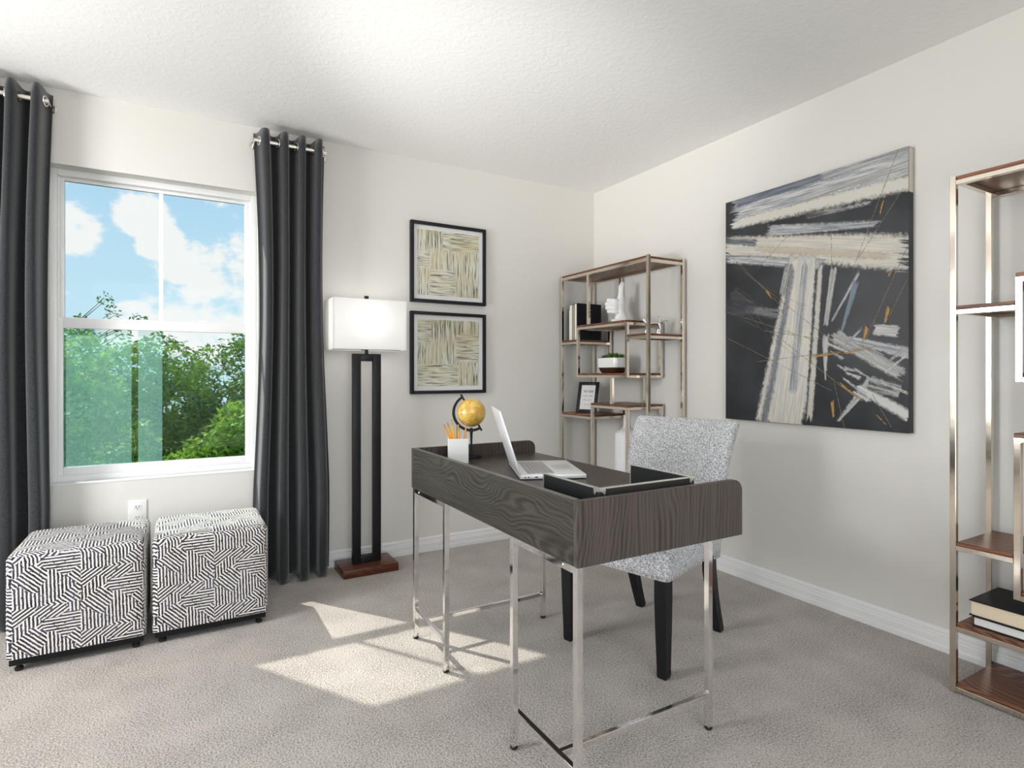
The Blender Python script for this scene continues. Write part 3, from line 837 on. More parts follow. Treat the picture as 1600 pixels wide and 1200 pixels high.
# ================================================================== WALL ART
def make_picture(z0, z1, label, rects, nm):
    x0, x1 = -1.429, -0.9125
    t = thing('framed_picture', label, 'picture', ((x0 + x1) / 2, 0.0, z0), group='framed line drawings on the back wall')
    fw, y0 = 0.020, -0.030
    b = MB()
    b.box(x0, x0 + fw, y0, 0, z0, z1, .0015); b.box(x1 - fw, x1, y0, 0, z0, z1, .0015)
    b.box(x0 + fw, x1 - fw, y0, 0, z1 - fw, z1, .0015); b.box(x0 + fw, x1 - fw, y0, 0, z0, z0 + fw, .0015)
    b.obj('frame', M['black_frame'], t, True)
    MB().box(x0 + fw, x1 - fw, -0.014, -0.002, z0 + fw, z1 - fw).obj('mat_board', M['mat_board'], t)
    ax0, ax1, az0, az1 = x0 + .047, x1 - .047, z0 + .047, z1 - .047
    w, h = ax1 - ax0, az1 - az0
    cx, cz = (x0 + x1) / 2, z0
    rr = [(ax0 + u0 * w - cx, az0 + v0 * h - cz, ax0 + u1 * w - cx, az0 + v1 * h - cz, hh) for (u0, v0, u1, v1, hh) in rects]
    m = mat_lineart(nm, rr)
    # torn-edged sheet
    bm = bmesh.new(); pts = []
    def edge(p, q, k):
        for i in range(k):
            f = i / k; pts.append((p[0] + (q[0] - p[0]) * f + rng.uniform(-.0022, .0022), p[1] + (q[1] - p[1]) * f + rng.uniform(-.0022, .0022)))
    edge((ax0, az0), (ax1, az0), 24); edge((ax1, az0), (ax1, az1), 24); edge((ax1, az1), (ax0, az1), 24); edge((ax0, az1), (ax0, az0), 24)
    MB().prism(pts, 'y', -0.0155, -0.0142).obj('drawing', m, t)
make_picture(1.553, 2.054, 'upper framed drawing of line patches on the back wall',
             [(0, .68, .40, 1, 0), (.40, .72, 1, 1, 1), (0, .42, .19, .68, 1), (.19, .40, .60, .68, 0), (0, 0, .19, .42, 0), (.19, 0, .60, .40, 1), (.60, 0, 1, .72, 0)], 'line_drawing_upper')
make_picture(0.984, 1.496, 'lower framed drawing of line patches on the back wall',
             [(0, .66, .21, 1, 1), (.21, .33, .62, 1, 0), (0, .33, .21, .66, 0), (0, 0, .65, .33, 1), (.62, .78, 1, 1, 0), (.62, .36, 1, .78, 1), (.65, 0, 1, .36, 0)], 'line_drawing_lower')

t = thing('canvas_painting', 'large abstract black, cream and gold canvas painting on the side wall', 'painting', (-0.02, -1.6805, 0.862))
MB().box(-0.038, -0.001, -2.143, -1.218, 0.862, 2.053, .0015).obj('canvas', mat_canvas(), t, True)
mkobj('paintwork', make_paintwork(-0.0381, -1.218, 0.862, 0.925, 1.191), None, t)
MB().box(-0.0365, -0.004, -2.1434, -2.1428, 1.865, 2.050).obj('painted_edge', plain('cream_edge_paint', (0.60, 0.55, 0.46), 0.5), t)

# ================================================================== ETAGERE SHELVES
SD, SW = 0.1475, 0.444     # half depth, half width
def make_etagere(name, label, loc, group):
    t = thing(name, label, 'shelf unit', loc, 0.0, group, local=True)
    tb = 0.019              # tube
    def Y(s): return SW - s
    def post(s, z0, z1, fb, nm='post'):
        x = (-SD + tb / 2) if fb == 'f' else (SD - tb / 2)
        y = max(-SW + tb / 2, min(SW - tb / 2, Y(s)))
        return MB().box(x - tb / 2, x + tb / 2, y - tb / 2, y + tb / 2, z0, z1, .0012, 1).obj(nm, M['nickel'], t)
    def shelf(s0, s1, z, inset=0.0):
        y0, y1 = Y(s1), Y(s0)
        wd = MB().box(-SD + .002, SD - .002, y0 + .001, y1 - .001, z - .013, z, .0015, 1).obj('shelf', M['walnut'], t)
        b = MB(); zz0, zz1 = z - .030, z - .0133
        b.box(-SD, -SD + tb, y0, y1, zz0, zz1, .001, 1); b.box(SD - tb, SD, y0, y1, zz0, zz1, .001, 1)
        b.box(-SD + tb, SD - tb, y0, y0 + tb, zz0, zz1, .001, 1); b.box(-SD + tb, SD - tb, y1 - tb, y1, zz0, zz1, .001, 1)
        b.obj('rim', M['nickel'], wd)
        return wd
    e = tb
    for s in (tb / 2, 2 * SW - tb / 2):
        for fb in 'fb': post(s, 0.0, 1.800, fb, 'leg')
    W = 2 * SW
    shelf(e, W - e, 1.796)
    for fb in 'fb':
        post(.315, 1.436, 1.767, fb)
        post(.200, 1.084, 1.407, fb); post(.695, 1.084, 1.407, fb)
        post(.555, .918, 1.084, fb)
        post(.357, .381, .887, fb); post(.700, .381, .887, fb)
        post(.60, .245, .381, fb); post(.45, .036, .216, fb)
    shelf(.190, .705, 1.436)
    shelf(.2095, .6855, 1.113)
    shelf(e, .190, 1.342)
    shelf(.705, W - e, 1.346)
    shelf(.347, .710, .918)
    shelf(.3665, .6905, .410)
    shelf(e, .347, .838)
    shelf(.710, W - e, .526)
    shelf(.40, W - e, .245)
    shelf(e, W - e, .036)
    return t
e1 = make_etagere('etagere_shelf', 'champagne metal etagere in the room corner, holding a thumbs-up sculpture and planter', (-0.1675, -0.4610, 0), 'matching metal and wood etageres')
e2 = copy_tree(e1)
e2.location = (-0.1695, -2.8500, 0); e2.rotation_euler = (0, 0, PI)
e2['label'] = 'champagne metal etagere beyond the abstract painting, holding two stacked books'

# ------------------------------------------------------------------ books
def upright_book(x0, x1, y0, y1, z0, z1, label, cover, paper):
    t = thing('book', label, 'book', ((x0 + x1) / 2, (y0 + y1) / 2, z0), group='upright books on the corner etagere')
    cw = min(.0035, (y1 - y0) * .14)
    b = MB(); b.box(x0, x1, y0, y0 + cw, z0, z1, .0006, 1); b.box(x0, x1, y1 - cw, y1, z0, z1, .0006, 1); b.box(x1 - cw, x1, y0 + cw, y1 - cw, z0, z1)
    b.obj('cover', M[cover], t)
    MB().box(x0 + .004, x1 - cw, y0 + cw, y1 - cw, z0 + .003, z1 - .004).obj('pages', M[paper], t)
zb = 1.3425
upright_book(-.288, -.105, -.096, -.078, zb, zb + .215, 'shortest thin black upright book on the corner etagere', 'book_black', 'paper')
upright_book(-.290, -.085, -.126, -.0965, zb, zb + .245, 'white upright book next to the shortest black book', 'book_white', 'paper')
upright_book(-.290, -.085, -.1465, -.1265, zb, zb + .247, 'slim black upright book between the white and the thick black book', 'book_black', 'cream_paper')
upright_book(-.292, -.080, -.1835, -.1470, zb, zb + .252, 'thick black upright book at the end of the row, under the thumb sculpture shelf', 'book_black', 'paper')
def flat_book(x0, x1, y0, y1, z0, z1, label, paper):
    t = thing('book', label, 'book', ((x0 + x1) / 2, (y0 + y1) / 2, z0), group='books lying on the etagere beyond the painting')
    cw = .0035
    b = MB(); b.box(x0, x1, y0, y1, z0, z0 + cw, .0006, 1); b.box(x0, x1, y0, y1, z1 - cw, z1, .0006, 1); b.box(x1 - cw, x1, y0, y1, z0 + cw, z1 - cw)
    b.obj('cover', M['book_black'], t)
    MB().box(x0 + .006, x1 - cw, y0 + .005, y1 - .005, z0 + cw, z1 - cw).obj('pages', M[paper], t)
flat_book(-.292, -.075, -2.760, -2.462, .2455, .2790, 'black book with white pages lying under another book', 'book_white')
flat_book(-.296, -.070, -2.765, -2.455, .2795, .3330, 'thick black book with cream pages lying on top of another book', 'cream_paper')

# ------------------------------------------------------------------ thumbs-up sculpture
def make_thumb():
    t = thing('hand_sculpture', 'white glazed thumbs-up hand sculpture on the upper etagere shelf', 'sculpture', (-0.175, -0.485, 1.4365), R(-29.9), local=True)
    MB().box(-.058, .058, -.050, .050, 0.0, 0.024, .004).obj('plinth', M['ceramic'], t, True)
    b = MB()
    # wrist, palm and thumb: local -x is where the fingers point, z up
    rings = []
    for (cx, cy, z, rx, ry) in ((.012, 0, .018, .050, .040), (.012, 0, .035, .043, .036), (.010, 0, .055, .036, .031), (.002, 0, .078, .037, .030), (-.006, 0, .105, .042, .030), (-.004, 0, .130, .041, .029),
                                (.004, 0, .150, .034, .027), (.010, -.002, .168, .024, .023), (.012, -.004, .190, .0185, .019), (.012, -.005, .215, .0180, .018), (.014, -.005, .238, .0190, .018), (.018, -.005, .256, .0165, .0155), (.021, -.005, .268, .011, .010), (.022, -.005, .2735, .004, .004)):
        rings.append([(cx + rx * math.cos(2 * PI * k / 24), cy + ry * math.sin(2 * PI * k / 24), z) for k in range(24)])
    b.loft(rings)
    # four fingers folded across the palm: knuckle, middle joint, tip
    for k, (zc, L, rr) in enumerate(((.150, .066, .0140), (.124, .078, .0145), (.098, .076, .0140), (.074, .066, .0130))):
        V = [(-.006, .014, zc), (-.035, .017, zc + .002), (-L * .90, .014, zc + .004), (-L * 1.03, -.002, zc + .002), (-L * .88, -.018, zc), (-.034, -.026, zc - .003), (-.012, -.024, zc - .004)]
        b.tube(V, [rr * .95, rr, rr * 1.04, rr, rr * .98, rr * .92, rr * .8], 14)
        for p in V[2:5]: b.sphere(p, rr, 14, 10)
    h = b.obj('hand', M['ceramic'], t, True, angle=180)
    rm = h.modifiers.new('fuse', 'REMESH'); rm.mode = 'VOXEL'; rm.voxel_size = 0.0026; rm.use_smooth_shade = True
    sm = h.modifiers.new('soften', 'SMOOTH'); sm.factor = 0.5; sm.iterations = 3
make_thumb()

# ------------------------------------------------------------------ planter with succulents
def make_planter():
    cx, cy, z0 = -0.185, -0.432, 1.1135
    t = thing('succulent_planter', 'white ceramic planter with bronze dipped base and green succulents', 'planter', (cx, cy, z0))
    hx, hy = 0.060, 0.098
    def ring(k, z, rr=0.028):
        pts = []
        ax, ay = hx * k, hy * k
        for (sx, sy, a0) in ((1, 1, 0), (-1, 1, 90), (-1, -1, 180), (1, -1, 270)):
            for i in range(6):
                a = R(a0 + i * 18); pts.append((cx + sx * (ax - rr) + rr * math.cos(a), cy + sy * (ay - rr) + rr * math.sin(a), z))
        return pts
    MB().loft([ring(.70, z0, .02), ring(.84, z0 + .012), ring(.955, z0 + .036)]).obj('dipped_base', M['pot_dip'], t, True)
    MB().loft([ring(.955, z0 + .0362), ring(1.0, z0 + .058), ring(1.0, z0 + .098), ring(.97, z0 + .100), ring(.90, z0 + .100), ring(.89, z0 + .088)]).obj('pot', M['ceramic'], t, True)
    MB().loft([ring(.87, z0 + .080), ring(.87, z0 + .0895)]).obj('soil', M['soil'], t)
    for (dx, dy, r, h) in ((-.020, .062, .042, .042), (-.012, .020, .042, .060), (-.020, -.040, .046, .052), (.024, .050, .038, .050), (.022, -.015, .040, .060), (.020, -.066, .036, .048), (-.03, -.068, .030, .035)):
        b = MB()
        for ringi, (nl, el) in enumerate(((9, 18), (8, 42), (6, 66))):
            for k in range(nl):
                a = 2 * PI * (k + .5 * (ringi % 2)) / nl + rng.uniform(-.15, .15)
                L = r * (1.0 - .12 * ringi) * rng.uniform(.85, 1.1)
                d = Vector((math.cos(a) * math.cos(R(el)), math.sin(a) * math.cos(R(el)), math.sin(R(el)) * h / r))
                p0 = Vector((cx + dx, cy + dy, z0 + .088)); s = Vector((-math.sin(a), math.cos(a), 0))
                nrm = d.cross(s).normalized()
                rings = []
                for f, w in ((0, .18), (.35, .30), (.7, .26), (1.0, .03)):
                    c0 = p0 + d * (L * f) + Vector((0, 0, .006 * f))
                    rings.append([c0 + s * (w * L * .55), c0 + nrm * (w * L * .28), c0 - s * (w * L * .55), c0 - nrm * (w * L * .2)])
                b.loft(rings)
        b.obj('succulent', M['succ'], t, True, angle=60)
make_planter()

# ------------------------------------------------------------------ silver figurine
def make_figurine():
    t = thing('silver_figurine', 'small polished silver four-legged figurine on the etagere shelf near the painting', 'figurine', (-0.165, -0.790, 1.3465), R(-25), local=True)
    b = MB()
    b.tube([(-.048, 0, .070), (-.020, 0, .068), (.020, 0, .068), (.040, 0, .072)], [.012, .014, .013, .012], 12)
    for x in (-.040, .034):
        for s in (-1, 1):
            b.tube([(x, s * .006, .066), (x + .004, s * .014, .036), (x - .003, s * .016, .018), (x, s * .016, .002)], [.009, .006, .0055, .0065], 10)
            b.sphere((x, s * .016, .0055), .0065, 10, 8)
    b.tube([(.036, 0, .072), (.040, 0, .095), (.036, 0, .112)], [.010, .007, .003], 10)
    b.tube([(-.046, 0, .070), (-.058, 0, .088), (-.060, 0, .102)], [.010, .010, .006], 10)
    b.tube([(.038, 0, .074), (.060, 0, .086), (.090, 0, .084)], [.006, .0035, .003], 8)
    b.obj('body', M['chrome'], t, True, angle=80)
make_figurine()

# ------------------------------------------------------------------ small framed print
def make_small_frame():
    t = thing('photo_frame', 'small black tabletop frame with white lettered print leaning on the etagere', 'photo frame', (-0.215, -0.190, 0.8385), R(-66), local=True)
    lean = Matrix.Rotation(R(-13), 4, 'X')
    w, h, fw, d = .078, .216, .022, .014
    b = MB()
    b.box(-w, -w + fw, -d, 0, 0, h, .002); b.box(w - fw, w, -d, 0, 0, h, .002); b.box(-w + fw, w - fw, -d, 0, 0, fw, .002); b.box(-w + fw, w - fw, -d, 0, h - fw, h, .002)
    b.xf(lean).obj('frame', M['black_frame'], t, True)
    MB().box(-w + fw, w - fw, -.006, -.001, fw, h - fw).xf(lean).obj('print', M['mat_board'], t)
    # the lettering is too small to read: four lines of strokes
    b = MB()
    for (zc, hh, x0, x1, n, wt) in ((.150, .020, -.036, -.004, 6, .0028), (.150, .022, .004, .040, 6, .0036), (.118, .011, -.036, -.002, 7, .0020), (.118, .011, .004, .038, 7, .0022), (.090, .018, -.038, -.008, 5, .0013), (.090, .018, .000, .036, 5, .0013), (.058, .010, -.030, .024, 9, .0014)):
        for i in range(n):
            xx = x0 + (x1 - x0) * (i + .5) / n
            s = hh * rng.uniform(.55, 1.0) / 2; wob = rng.uniform(-.002, .002)
            b.prism([(xx - wt / 2 - wob, zc - s), (xx + wt / 2 - wob, zc - s), (xx + wt / 2 + wob, zc + s), (xx - wt / 2 + wob, zc + s)], 'y', -.0068, -.0058)
            if i % 2: b.box(xx - .003, xx + .003, -.0068, -.0058, zc + s - wt, zc + s) if i % 4 == 1 else b.box(xx - .003, xx + .003, -.0068, -.0058, zc - s, zc - s + wt)
    tag(b.xf(lean).obj('lettering', M['ink'], t), kind='stuff')
    MB().prism([(-.001, .15), (.001, .15), (.078, .0)], 'x', -.012, .012).obj('easel_back', M['black_frame'], t) if False else None
    b = MB(); b.box(-.014, .014, .0, .003, 0, .165); b.xf(Matrix.Translation((0, .068, 0)) @ Matrix.Rotation(R(12.5), 4, 'X')); b.obj('easel_leg', M['black_frame'], t)
make_small_frame()

# ------------------------------------------------------------------ white bottle
b = MB().lathe([(.066, 0.0), (.076, .006), (.078, .020), (.078, .300), (.074, .318), (.060, .334), (.036, .346), (.026, .356), (.022, .372), (.022, .425), (.024, .434), (.018, .434), (.017, .40), (.0, .40)][:12], (-0.17, -0.556), 32)
b.xf(Matrix.Translation((0, 0, 0.4105)))
tag(b.obj('ceramic_bottle', M['bottle'], None, True, origin=(-0.17, -0.556, 0.4105)), 'tall white ceramic bottle vase on the lower etagere shelf behind the desk', 'vase')

# ================================================================== DESK
DX0, DX1, DY0, DY1 = -1.808, -1.204, -2.248, -1.076
def make_desk():
    t = thing('writing_desk', 'dark grey oak writing desk with raised gallery and chrome legs', 'desk', ((DX0 + DX1) / 2, (DY0 + DY1) / 2, 0))
    zb, zt, zd, th = 0.632, 0.797, 0.742, 0.018
    MB().box(DX0, DX0 + th, DY0 + th, DY1 - th, zb, zt, .0008, 1).obj('front_panel', M['desk_y'], t)
    def side(y0, y1):
        r = 0.034; pts = [(DX0, zb), (DX1, zb), (DX1, zt - r)]
        pts += [(DX1 - r + r * math.cos(a), zt - r + r * math.sin(a)) for a in np.linspace(R(12), R(90), 8)] + [(DX0, zt)]
        return MB().prism(pts, 'y', y0, y1, .0008).obj('side_panel', M['desk_z'], t)
    side(DY0, DY0 + th); side(DY1 - th, DY1)
    MB().box(DX0 + th, DX1 - .006, DY0 + th, DY1 - th, zd - .02, zd).obj('desktop', M['desk_top'], t)
    b = MB(); b.box(DX0 + th, DX1 - .006, DY0 + th, DY1 - th, zb + .004, zb + .02)
    b.box(DX1 - .03, DX1 - .012, DY0 + th, DY1 - th, zb + .02, zd - .02); b.obj('drawer_box', M['desk_z'], t)
    # pale edge band along the top of the gallery
    b = MB(); b.box(DX0 + .0004, DX0 + th - .0004, DY0 + th, DY1 - th, zt, zt + .0012); b.obj('edge_band', M['desk_edge'], t)
    tb = .0185; yc = (DY0 + DY1) / 2
    LX = DX0 + .004 + tb / 2; RX = -1.221
    def leg(x, y):
        l = MB().box(x - tb / 2, x + tb / 2, y - tb / 2, y + tb / 2, 0.010, zb, .001, 1).obj('leg', M['chrome'], t)
        MB().lathe([(.010, 0.0), (.012, .003), (.012, .007), (.007, .011)], (x, y), 14).obj('glide', M['black_plastic'], l, True)
    for s in (1, -1):
        ya, ybb, yf = yc + s * .569, yc + s * .252, yc + s * .474
        leg(LX, ya); leg(LX, ybb); leg(RX, yf)
        h = tb / 2
        ra = MB().box(LX - h, LX + h, min(ya, ybb) + h, max(ya, ybb) - h, zb - .020, zb - .0005, .001, 1).obj('rail', M['chrome'], t)
        MB().tube([(LX - h - .003, ya - s * .055, zb - .010), (LX - h + .001, ya - s * .055, zb - .010)], .0042, 12).obj('bolt', M['chrome'], ra, True)
        MB().box(LX + h, RX - h, yf - h, yf + h, zb - .020, zb - .0005, .001, 1).obj('rail', M['chrome'], t)
        MB().box(LX - h * .8, LX + h * .8, min(ya, ybb) + h, max(ya, ybb) - h, .108, .108 + tb * .9, .001, 1).obj('stretcher', M['chrome'], t)
        st = MB().box(LX + h * .8, RX - h, yf - h * .8, yf + h * .8, .100, .100 + tb * .9, .001, 1).obj('stretcher', M['chrome'], t)
        MB().sphere((RX - h - .004, yf - s * h * .9, .112), .005, 10, 8).obj('bolt', M['chrome'], st, True)
make_desk()
DZ = 0.7425

# ------------------------------------------------------------------ laptop
def make_laptop():
    w, d, th = .330, .235, .016
    ang = R(-23.0)
    # local: +x from hinge to front edge, +y away along the hinge; near front corner at (-1.418, -1.777)
    ex, ey = Vector((math.cos(ang), math.sin(ang))), Vector((-math.sin(ang), math.cos(ang)))
    fc = Vector((-1.418, -1.772)); hc = fc - ex * d + ey * (w / 2)
    t = thing('laptop', 'open silver laptop with grey keys on the desk', 'laptop', (hc.x, hc.y, DZ), ang, local=True)
    MB().box(0, d, -w / 2, w / 2, .002, th, .0025).obj('base', M['alu'], t, True)
    b = MB()
    for x in (.02, d - .02):
        for y in (-w / 2 + .02, w / 2 - .02): b.box(x - .008, x + .008, y - .008, y + .008, 0, .003)
    b.obj('feet', M['black_plastic'], t)
    b = MB()
    kx0, kx1, ky = .030, .128, w / 2 - .030
    nr, nc = 6, 14
    for i in range(nr):
        for j in range(nc):
            if i == nr - 1 and 4 <= j <= 8: continue
            a0 = kx0 + (kx1 - kx0) * i / nr; c0 = -ky + 2 * ky * j / nc
            b.box(a0 + .0015, a0 + (kx1 - kx0) / nr - .0015, c0 + .0015, c0 + 2 * ky / nc - .0015, th, th + .0012)
    a0 = kx0 + (kx1 - kx0) * 5 / 6
    b.box(a0 + .0015, kx1 - .0015, -ky + 2 * ky * 4 / 14 + .0015, -ky + 2 * ky * 9 / 14 - .0015, th, th + .0012)
    tag(b.obj('keyboard', M['key'], t), 'grey laptop keys', kind='stuff')
    MB().box(.145, .215, -.052, .052, th, th + .0004).obj('trackpad', plain('trackpad', (0.70, 0.71, 0.73), 0.3, 0.3), t)
    b = MB()
    for k, x in enumerate((.018, .030)): b.tube([(x, -w / 2 - .0006, .009), (x, -w / 2 + .002, .009)], .0026, 10)
    b.box(.052, .062, -w / 2 - .0006, -w / 2 + .001, .007, .011)
    b.obj('ports', M['slot'], t)
    hin = Matrix.Translation((.004, 0, th + .002)) @ Matrix.Rotation(R(-18), 4, 'Y')
    lid = MB().box(-.007, 0, -w / 2, w / 2, 0, d - .002, .002).xf(hin).obj('lid', M['alu'], t, True)
    MB().box(-.0002, .0006, -w / 2 + .008, w / 2 - .008, .014, d - .010).xf(hin).obj('screen', M['screen'], lid)
    MB().tube([(.003, -w / 2 + .03, th), (.003, w / 2 - .03, th)], .0045, 10).obj('hinge', M['black_plastic'], t, True)
make_laptop()

# ------------------------------------------------------------------ letter tray
def make_tray():
    x0, x1, y0, y1, zt, th = -1.706, -1.358, -2.204, -1.938, .812, .007
    t = thing('letter_tray', 'black leatherette letter tray with pale silver edging on the desk', 'tray', ((x0 + x1) / 2, (y0 + y1) / 2, DZ))
    MB().box(x0, x1, y0, y1, DZ, DZ + .005).obj('tray_floor', M['leather_brown'], t)
    b = MB()
    # raised woven dots on the tray floor
    for i in range(18):
        for j in range(14):
            xx = x0 + .016 + (x1 - x0 - .032) * i / 17; yy = y0 + .014 + (y1 - y0 - .026) * j / 13
            b.box(xx - .0062, xx + .0062, yy - .0050, yy + .0050, DZ + .005, DZ + .0075)
    tag(b.obj('woven_texture', plain('woven_bumps', (0.20, 0.165, 0.145), 0.35), t), kind='stuff')
    MB().box(x0, x0 + th, y0 + th, y1, DZ + .005, zt - .004).obj('wall', M['leather'], t)
    MB().box(x1 - th, x1, y0 + th, y1, DZ + .005, zt - .004).obj('wall', M['leather'], t)
    MB().box(x0, x1, y0, y0 + th, DZ + .005, zt - .004).obj('wall', M['leather_brown'], t)
    b = MB(); e = .0012
    b.box(x0 - e, x0 + th + e, y0 - e, y1 + e, zt - .004, zt, .001, 1); b.box(x1 - th - e, x1 + e, y0 - e, y1 + e, zt - .004, zt, .001, 1)
    b.box(x0 + th, x1 - th, y0 - e, y0 + th + e, zt - .004, zt, .001, 1)
    for xa in (x0, x1 - th): b.box(xa - e, xa + th + e, y1 - .003, y1 + e, DZ + .002, zt - .004)
    b.obj('edging', M['trim_silver'], t)
    for xc in (x0 - .001, x1 + .001):
        s = 1 if xc < (x0 + x1) / 2 else -1
        b = MB()
        # scalloped metal corner guard
        b.prism([(xc - s * .001, zt), (xc + s * .020, zt), (xc + s * .020, zt - .014), (xc + s * .016, zt - .020), (xc + s * .011, zt - .013), (xc + s * .006, zt - .010), (xc - s * .001, zt - .010)], 'y', y0 - .0026, y0 - .0012)
        b.prism([(y0 - .0026, zt), (y0 + .020, zt), (y0 + .020, zt - .014), (y0 + .016, zt - .020), (y0 + .011, zt - .013), (y0 + .006, zt - .010), (y0 - .0026, zt - .010)], 'x', xc - s * .0022, xc)
        b.obj('corner_guard', M['trim_silver'], t)
make_tray()

# ------------------------------------------------------------------ pencil cup and pencils
cupx, cupy, crot = -1.650, -1.200, R(-22)
t = thing('pencil_cup', 'white square pencil cup on the desk beside the globe', 'cup', (cupx, cupy, DZ), crot, local=True)
hw, hh, w = .0415, .101, .0035
b = MB()
b.box(-hw, hw, -hw, -hw + w, 0, hh, .0008, 1); b.box(-hw, hw, hw - w, hw, 0, hh, .0008, 1); b.box(-hw, -hw + w, -hw + w, hw - w, 0, hh, .0008, 1); b.box(hw - w, hw, -hw + w, hw - w, 0, hh, .0008, 1)
b.obj('cup_wall', M['white'], t)
MB().box(-hw + w, hw - w, -hw + w, hw - w, 0, .004).obj('cup_bottom', M['white'], t)
def make_pencil(p0, p1, label):
    base = Vector((cupx, cupy, DZ)); rz = Matrix.Rotation(crot, 4, 'Z')
    P0 = base + (rz @ Vector(p0)); P1 = base + (rz @ Vector(p1))
    t = thing('pencil', label, 'pencil', P0, group='pencils in the white cup')
    d = (P1 - P0).normalized(); L = (P1 - P0).length
    MB().tube([P0 + d * .014, P0 + d * (L - .022)], .0036, 6).obj('barrel', M['pencil'], t)
    MB().tube([P0, P0 + d * .014], [.0006, .0035], 6).obj('point', M['paper'], t)
    MB().tube([P0 + d * (L - .022), P0 + d * (L - .010)], .0038, 10).obj('ferrule', M['ferrule'], t, True)
    MB().tube([P0 + d * (L - .010), P0 + d * L], .0034, 10).obj('eraser', M['eraser'], t, True)
lp = 'yellow pencil standing eraser-up in the middle of the white cup'
for p0, p1, lb in (((.004, -.004, .005), (-.060, -.012, .158), 'yellow pencil tilted farthest out of the white cup, away from the globe'), ((.010, .010, .005), (-.045, .004, .164), lp),
                   ((.0, -.012, .005), (-.030, -.004, .176), 'tallest yellow pencil in the white cup'), ((-.002, .006, .005), (-.040, .026, .142), 'shortest yellow pencil in the white cup'),
                   ((.012, -.012, .005), (.000, -.022, .158), lp), ((-.006, .014, .005), (-.002, .022, .150), lp), ((.018, -.004, .005), (.034, -.010, .160), 'yellow pencil in the white cup leaning toward the laptop')):
    make_pencil(p0, p1, lb)

# ------------------------------------------------------------------ globe
def make_globe():
    cx, cy = -1.545, -1.110
    t = thing('desk_globe', 'antique gold desk globe on a black stand', 'globe', (cx, cy, DZ), R(-29.9), local=True)
    zc, r, ra = .197, .0625, .0775
    tilt = R(30)
    ax = Vector((-math.sin(tilt), 0, math.cos(tilt)))
    MB().sphere((0, 0, 0), r, 40, 24).xf(Matrix.Translation((0, 0, zc)) @ Matrix.Rotation(-tilt, 4, 'Y')).obj('sphere', M['globe'], t, True)
    # meridian arc on the left and underneath, from pole to pole
    b = MB(); ringp = []
    perp = Vector((-math.cos(tilt), 0, -math.sin(tilt)))
    rings = []
    for i in range(33):
        a = PI * (i / 32)
        d = ax * math.cos(a) + perp * math.sin(a)
        c0 = Vector((0, 0, zc)) + d * ra
        rings.append([c0 + d * .0055 + Vector((0, -.008, 0)), c0 + d * .0055 + Vector((0, .008, 0)), c0 - d * .0055 + Vector((0, .008, 0)), c0 - d * .0055 + Vector((0, -.008, 0))])
    b.loft(rings)
    for s in (1, -1):
        c0 = Vector((0, 0, zc)); b.tube([c0 + ax * (s * (r - .004)), c0 + ax * (s * (ra + .014))], .0042, 12)
    b.obj('meridian_arc', M['black_metal'], t, True)
    MB().lathe([(.0075, .0), (.0075, .006), (.0055, .02), (.0045, .06), (.006, .095), (.009, .110), (.0065, .116), (.006, .122)]).xf(Matrix.Translation((0, 0, .008))).obj('stand', M['black_metal'], t, True)
    MB().lathe([(.044, 0), (.045, .003), (.044, .006), (.030, .009), (.012, .014), (.008, .02)]).obj('base', M['black_metal'], t, True)
make_globe()

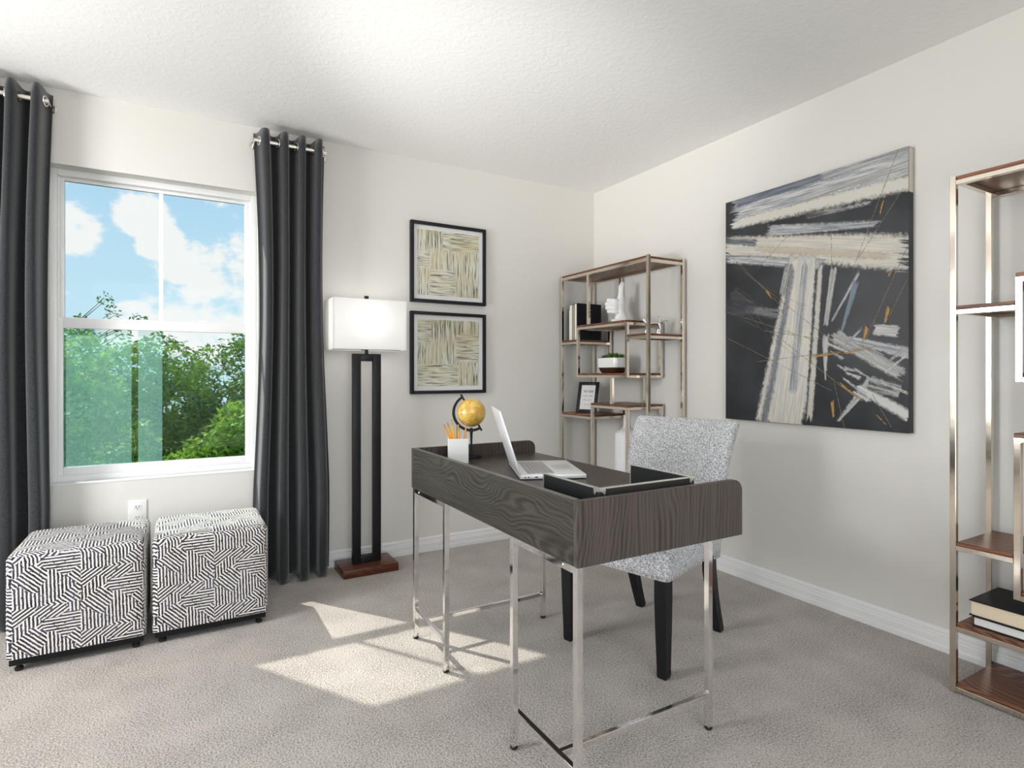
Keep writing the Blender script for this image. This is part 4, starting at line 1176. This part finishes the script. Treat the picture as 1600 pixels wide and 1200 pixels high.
# ================================================================== CHAIR
def make_chair():
    t = thing('upholstered_chair', 'grey tweed upholstered chair with nailhead trim and black legs at the desk', 'chair', (-0.947, -1.567, 0), R(16), local=True)
    # seat: softly crowned block, wider at the front
    def rr_ring(x0, x1, w0, w1, z, rr):
        pts = []
        for (cx, cy, a0) in ((x1 - rr, w1 - rr, 0), (x0 + rr, w0 - rr, 90), (x0 + rr, -w0 + rr, 180), (x1 - rr, -w1 + rr, 270)):
            for i in range(7):
                a = R(a0 + i * 15); pts.append((cx + rr * math.cos(a), cy + rr * math.sin(a), z))
        return pts
    SX0, SX1, SW0, SW1 = -.292, .205, .262, .235
    MB().loft([rr_ring(SX0 + .006, SX1, SW0 - .006, SW1 - .006, .365, .02), rr_ring(SX0, SX1, SW0, SW1, .372, .022), rr_ring(SX0, SX1, SW0, SW1, .450, .026), rr_ring(SX0 + .010, SX1, SW0 - .010, SW1 - .01, .472, .03),
               rr_ring(SX0 + .045, SX1 - .02, SW0 - .045, SW1 - .04, .486, .04), rr_ring(SX0 + .14, SX1 - .1, SW0 - .14, SW1 - .13, .492, .04)]).obj('seat', M['tweed'], t, True, angle=180)
    # backrest: curved slab that rolls away at the top
    prof = [(.335, .170), (.40, .172), (.48, .174), (.56, .182), (.64, .198), (.72, .222), (.80, .256), (.86, .290), (.890, .312)]
    rings = []
    for z, x in prof:
        k = (z - .335) / .555
        w = .222 + .028 * k; th = .066 - .006 * k
        nx = 0.0
        pts = []
        rr = .020
        for (px, py, a0) in ((x + th - rr, w - rr, 0), (x + rr, w - rr, 90), (x + rr, -w + rr, 180), (x + th - rr, -w + rr, 270)):
            for i in range(6):
                a = R(a0 + i * 18); pts.append((px + rr * math.cos(a), py + rr * math.sin(a), z + .25 * (px - x - th / 2) * (-1) * k))
        rings.append(pts)
    top = rings[-1]; cxx = sum(p[0] for p in top) / len(top)
    def shrink(r, f, dz, g):
        return [(cxx + (p[0] - cxx) * f + .003, p[1] * g, p[2] + dz) for p in r]
    rings.append(shrink(top, .86, .008, .985)); rings.append(shrink(top, .55, .013, .955))
    MB().loft(rings).obj('backrest', M['tweed'], t, True, angle=180)
    # legs
    def fleg(s):
        cx, cy = -.248, s * .218
        R0 = []
        for z, h, dx in ((.366, .0235, 0), (.30, .0240, 0), (.16, .0215, .002), (.03, .0185, .004), (.012, .0190, .004), (.0, .0165, .004)):
            R0.append([(cx + dx + a * h, cy + c * h, z) for a, c in ((-1, -1), (1, -1), (1, 1), (-1, 1))])
        return MB().loft(R0)
    def bleg(s):
        R0 = []
        for z, h, x in ((.366, .0215, .175), (.28, .0215, .182), (.18, .0200, .205), (.09, .0185, .236), (.012, .0175, .266), (.0, .016, .268)):
            cy = s * .192
            R0.append([(x + a * h, cy + c * h, z) for a, c in ((-1, -1), (1, -1), (1, 1), (-1, 1))])
        return MB().loft(R0)
    for s in (-1, 1):
        fleg(s).obj('leg', M['black_wood'], t); bleg(s).obj('leg', M['black_wood'], t)
    # nailheads around the seat rail
    b = MB(); zz = .379
    def nail(x, y, nx, ny): b.sphere((x + nx * .0005, y + ny * .0005, zz), .0048, 8, 6)
    for i in range(24):
        y = -SW0 + .022 + (2 * SW0 - .044) * i / 23; nail(SX0, y, -1, 0)
    for s in (-1, 1):
        for i in range(21):
            f = i / 20; x = SX0 + .022 + (SX1 - SX0 - .08) * f
            nail(x, s * (SW0 - .001 + (SW1 - SW0) * (x - SX0) / (SX1 - SX0)), 0, s)
        nail(SX0 + .008, s * (SW0 - .008), 0, 0)
    tag(b.obj('nailhead_trim', M['nickel'], t, True), 'row of small silver nailheads', kind='stuff')
make_chair()
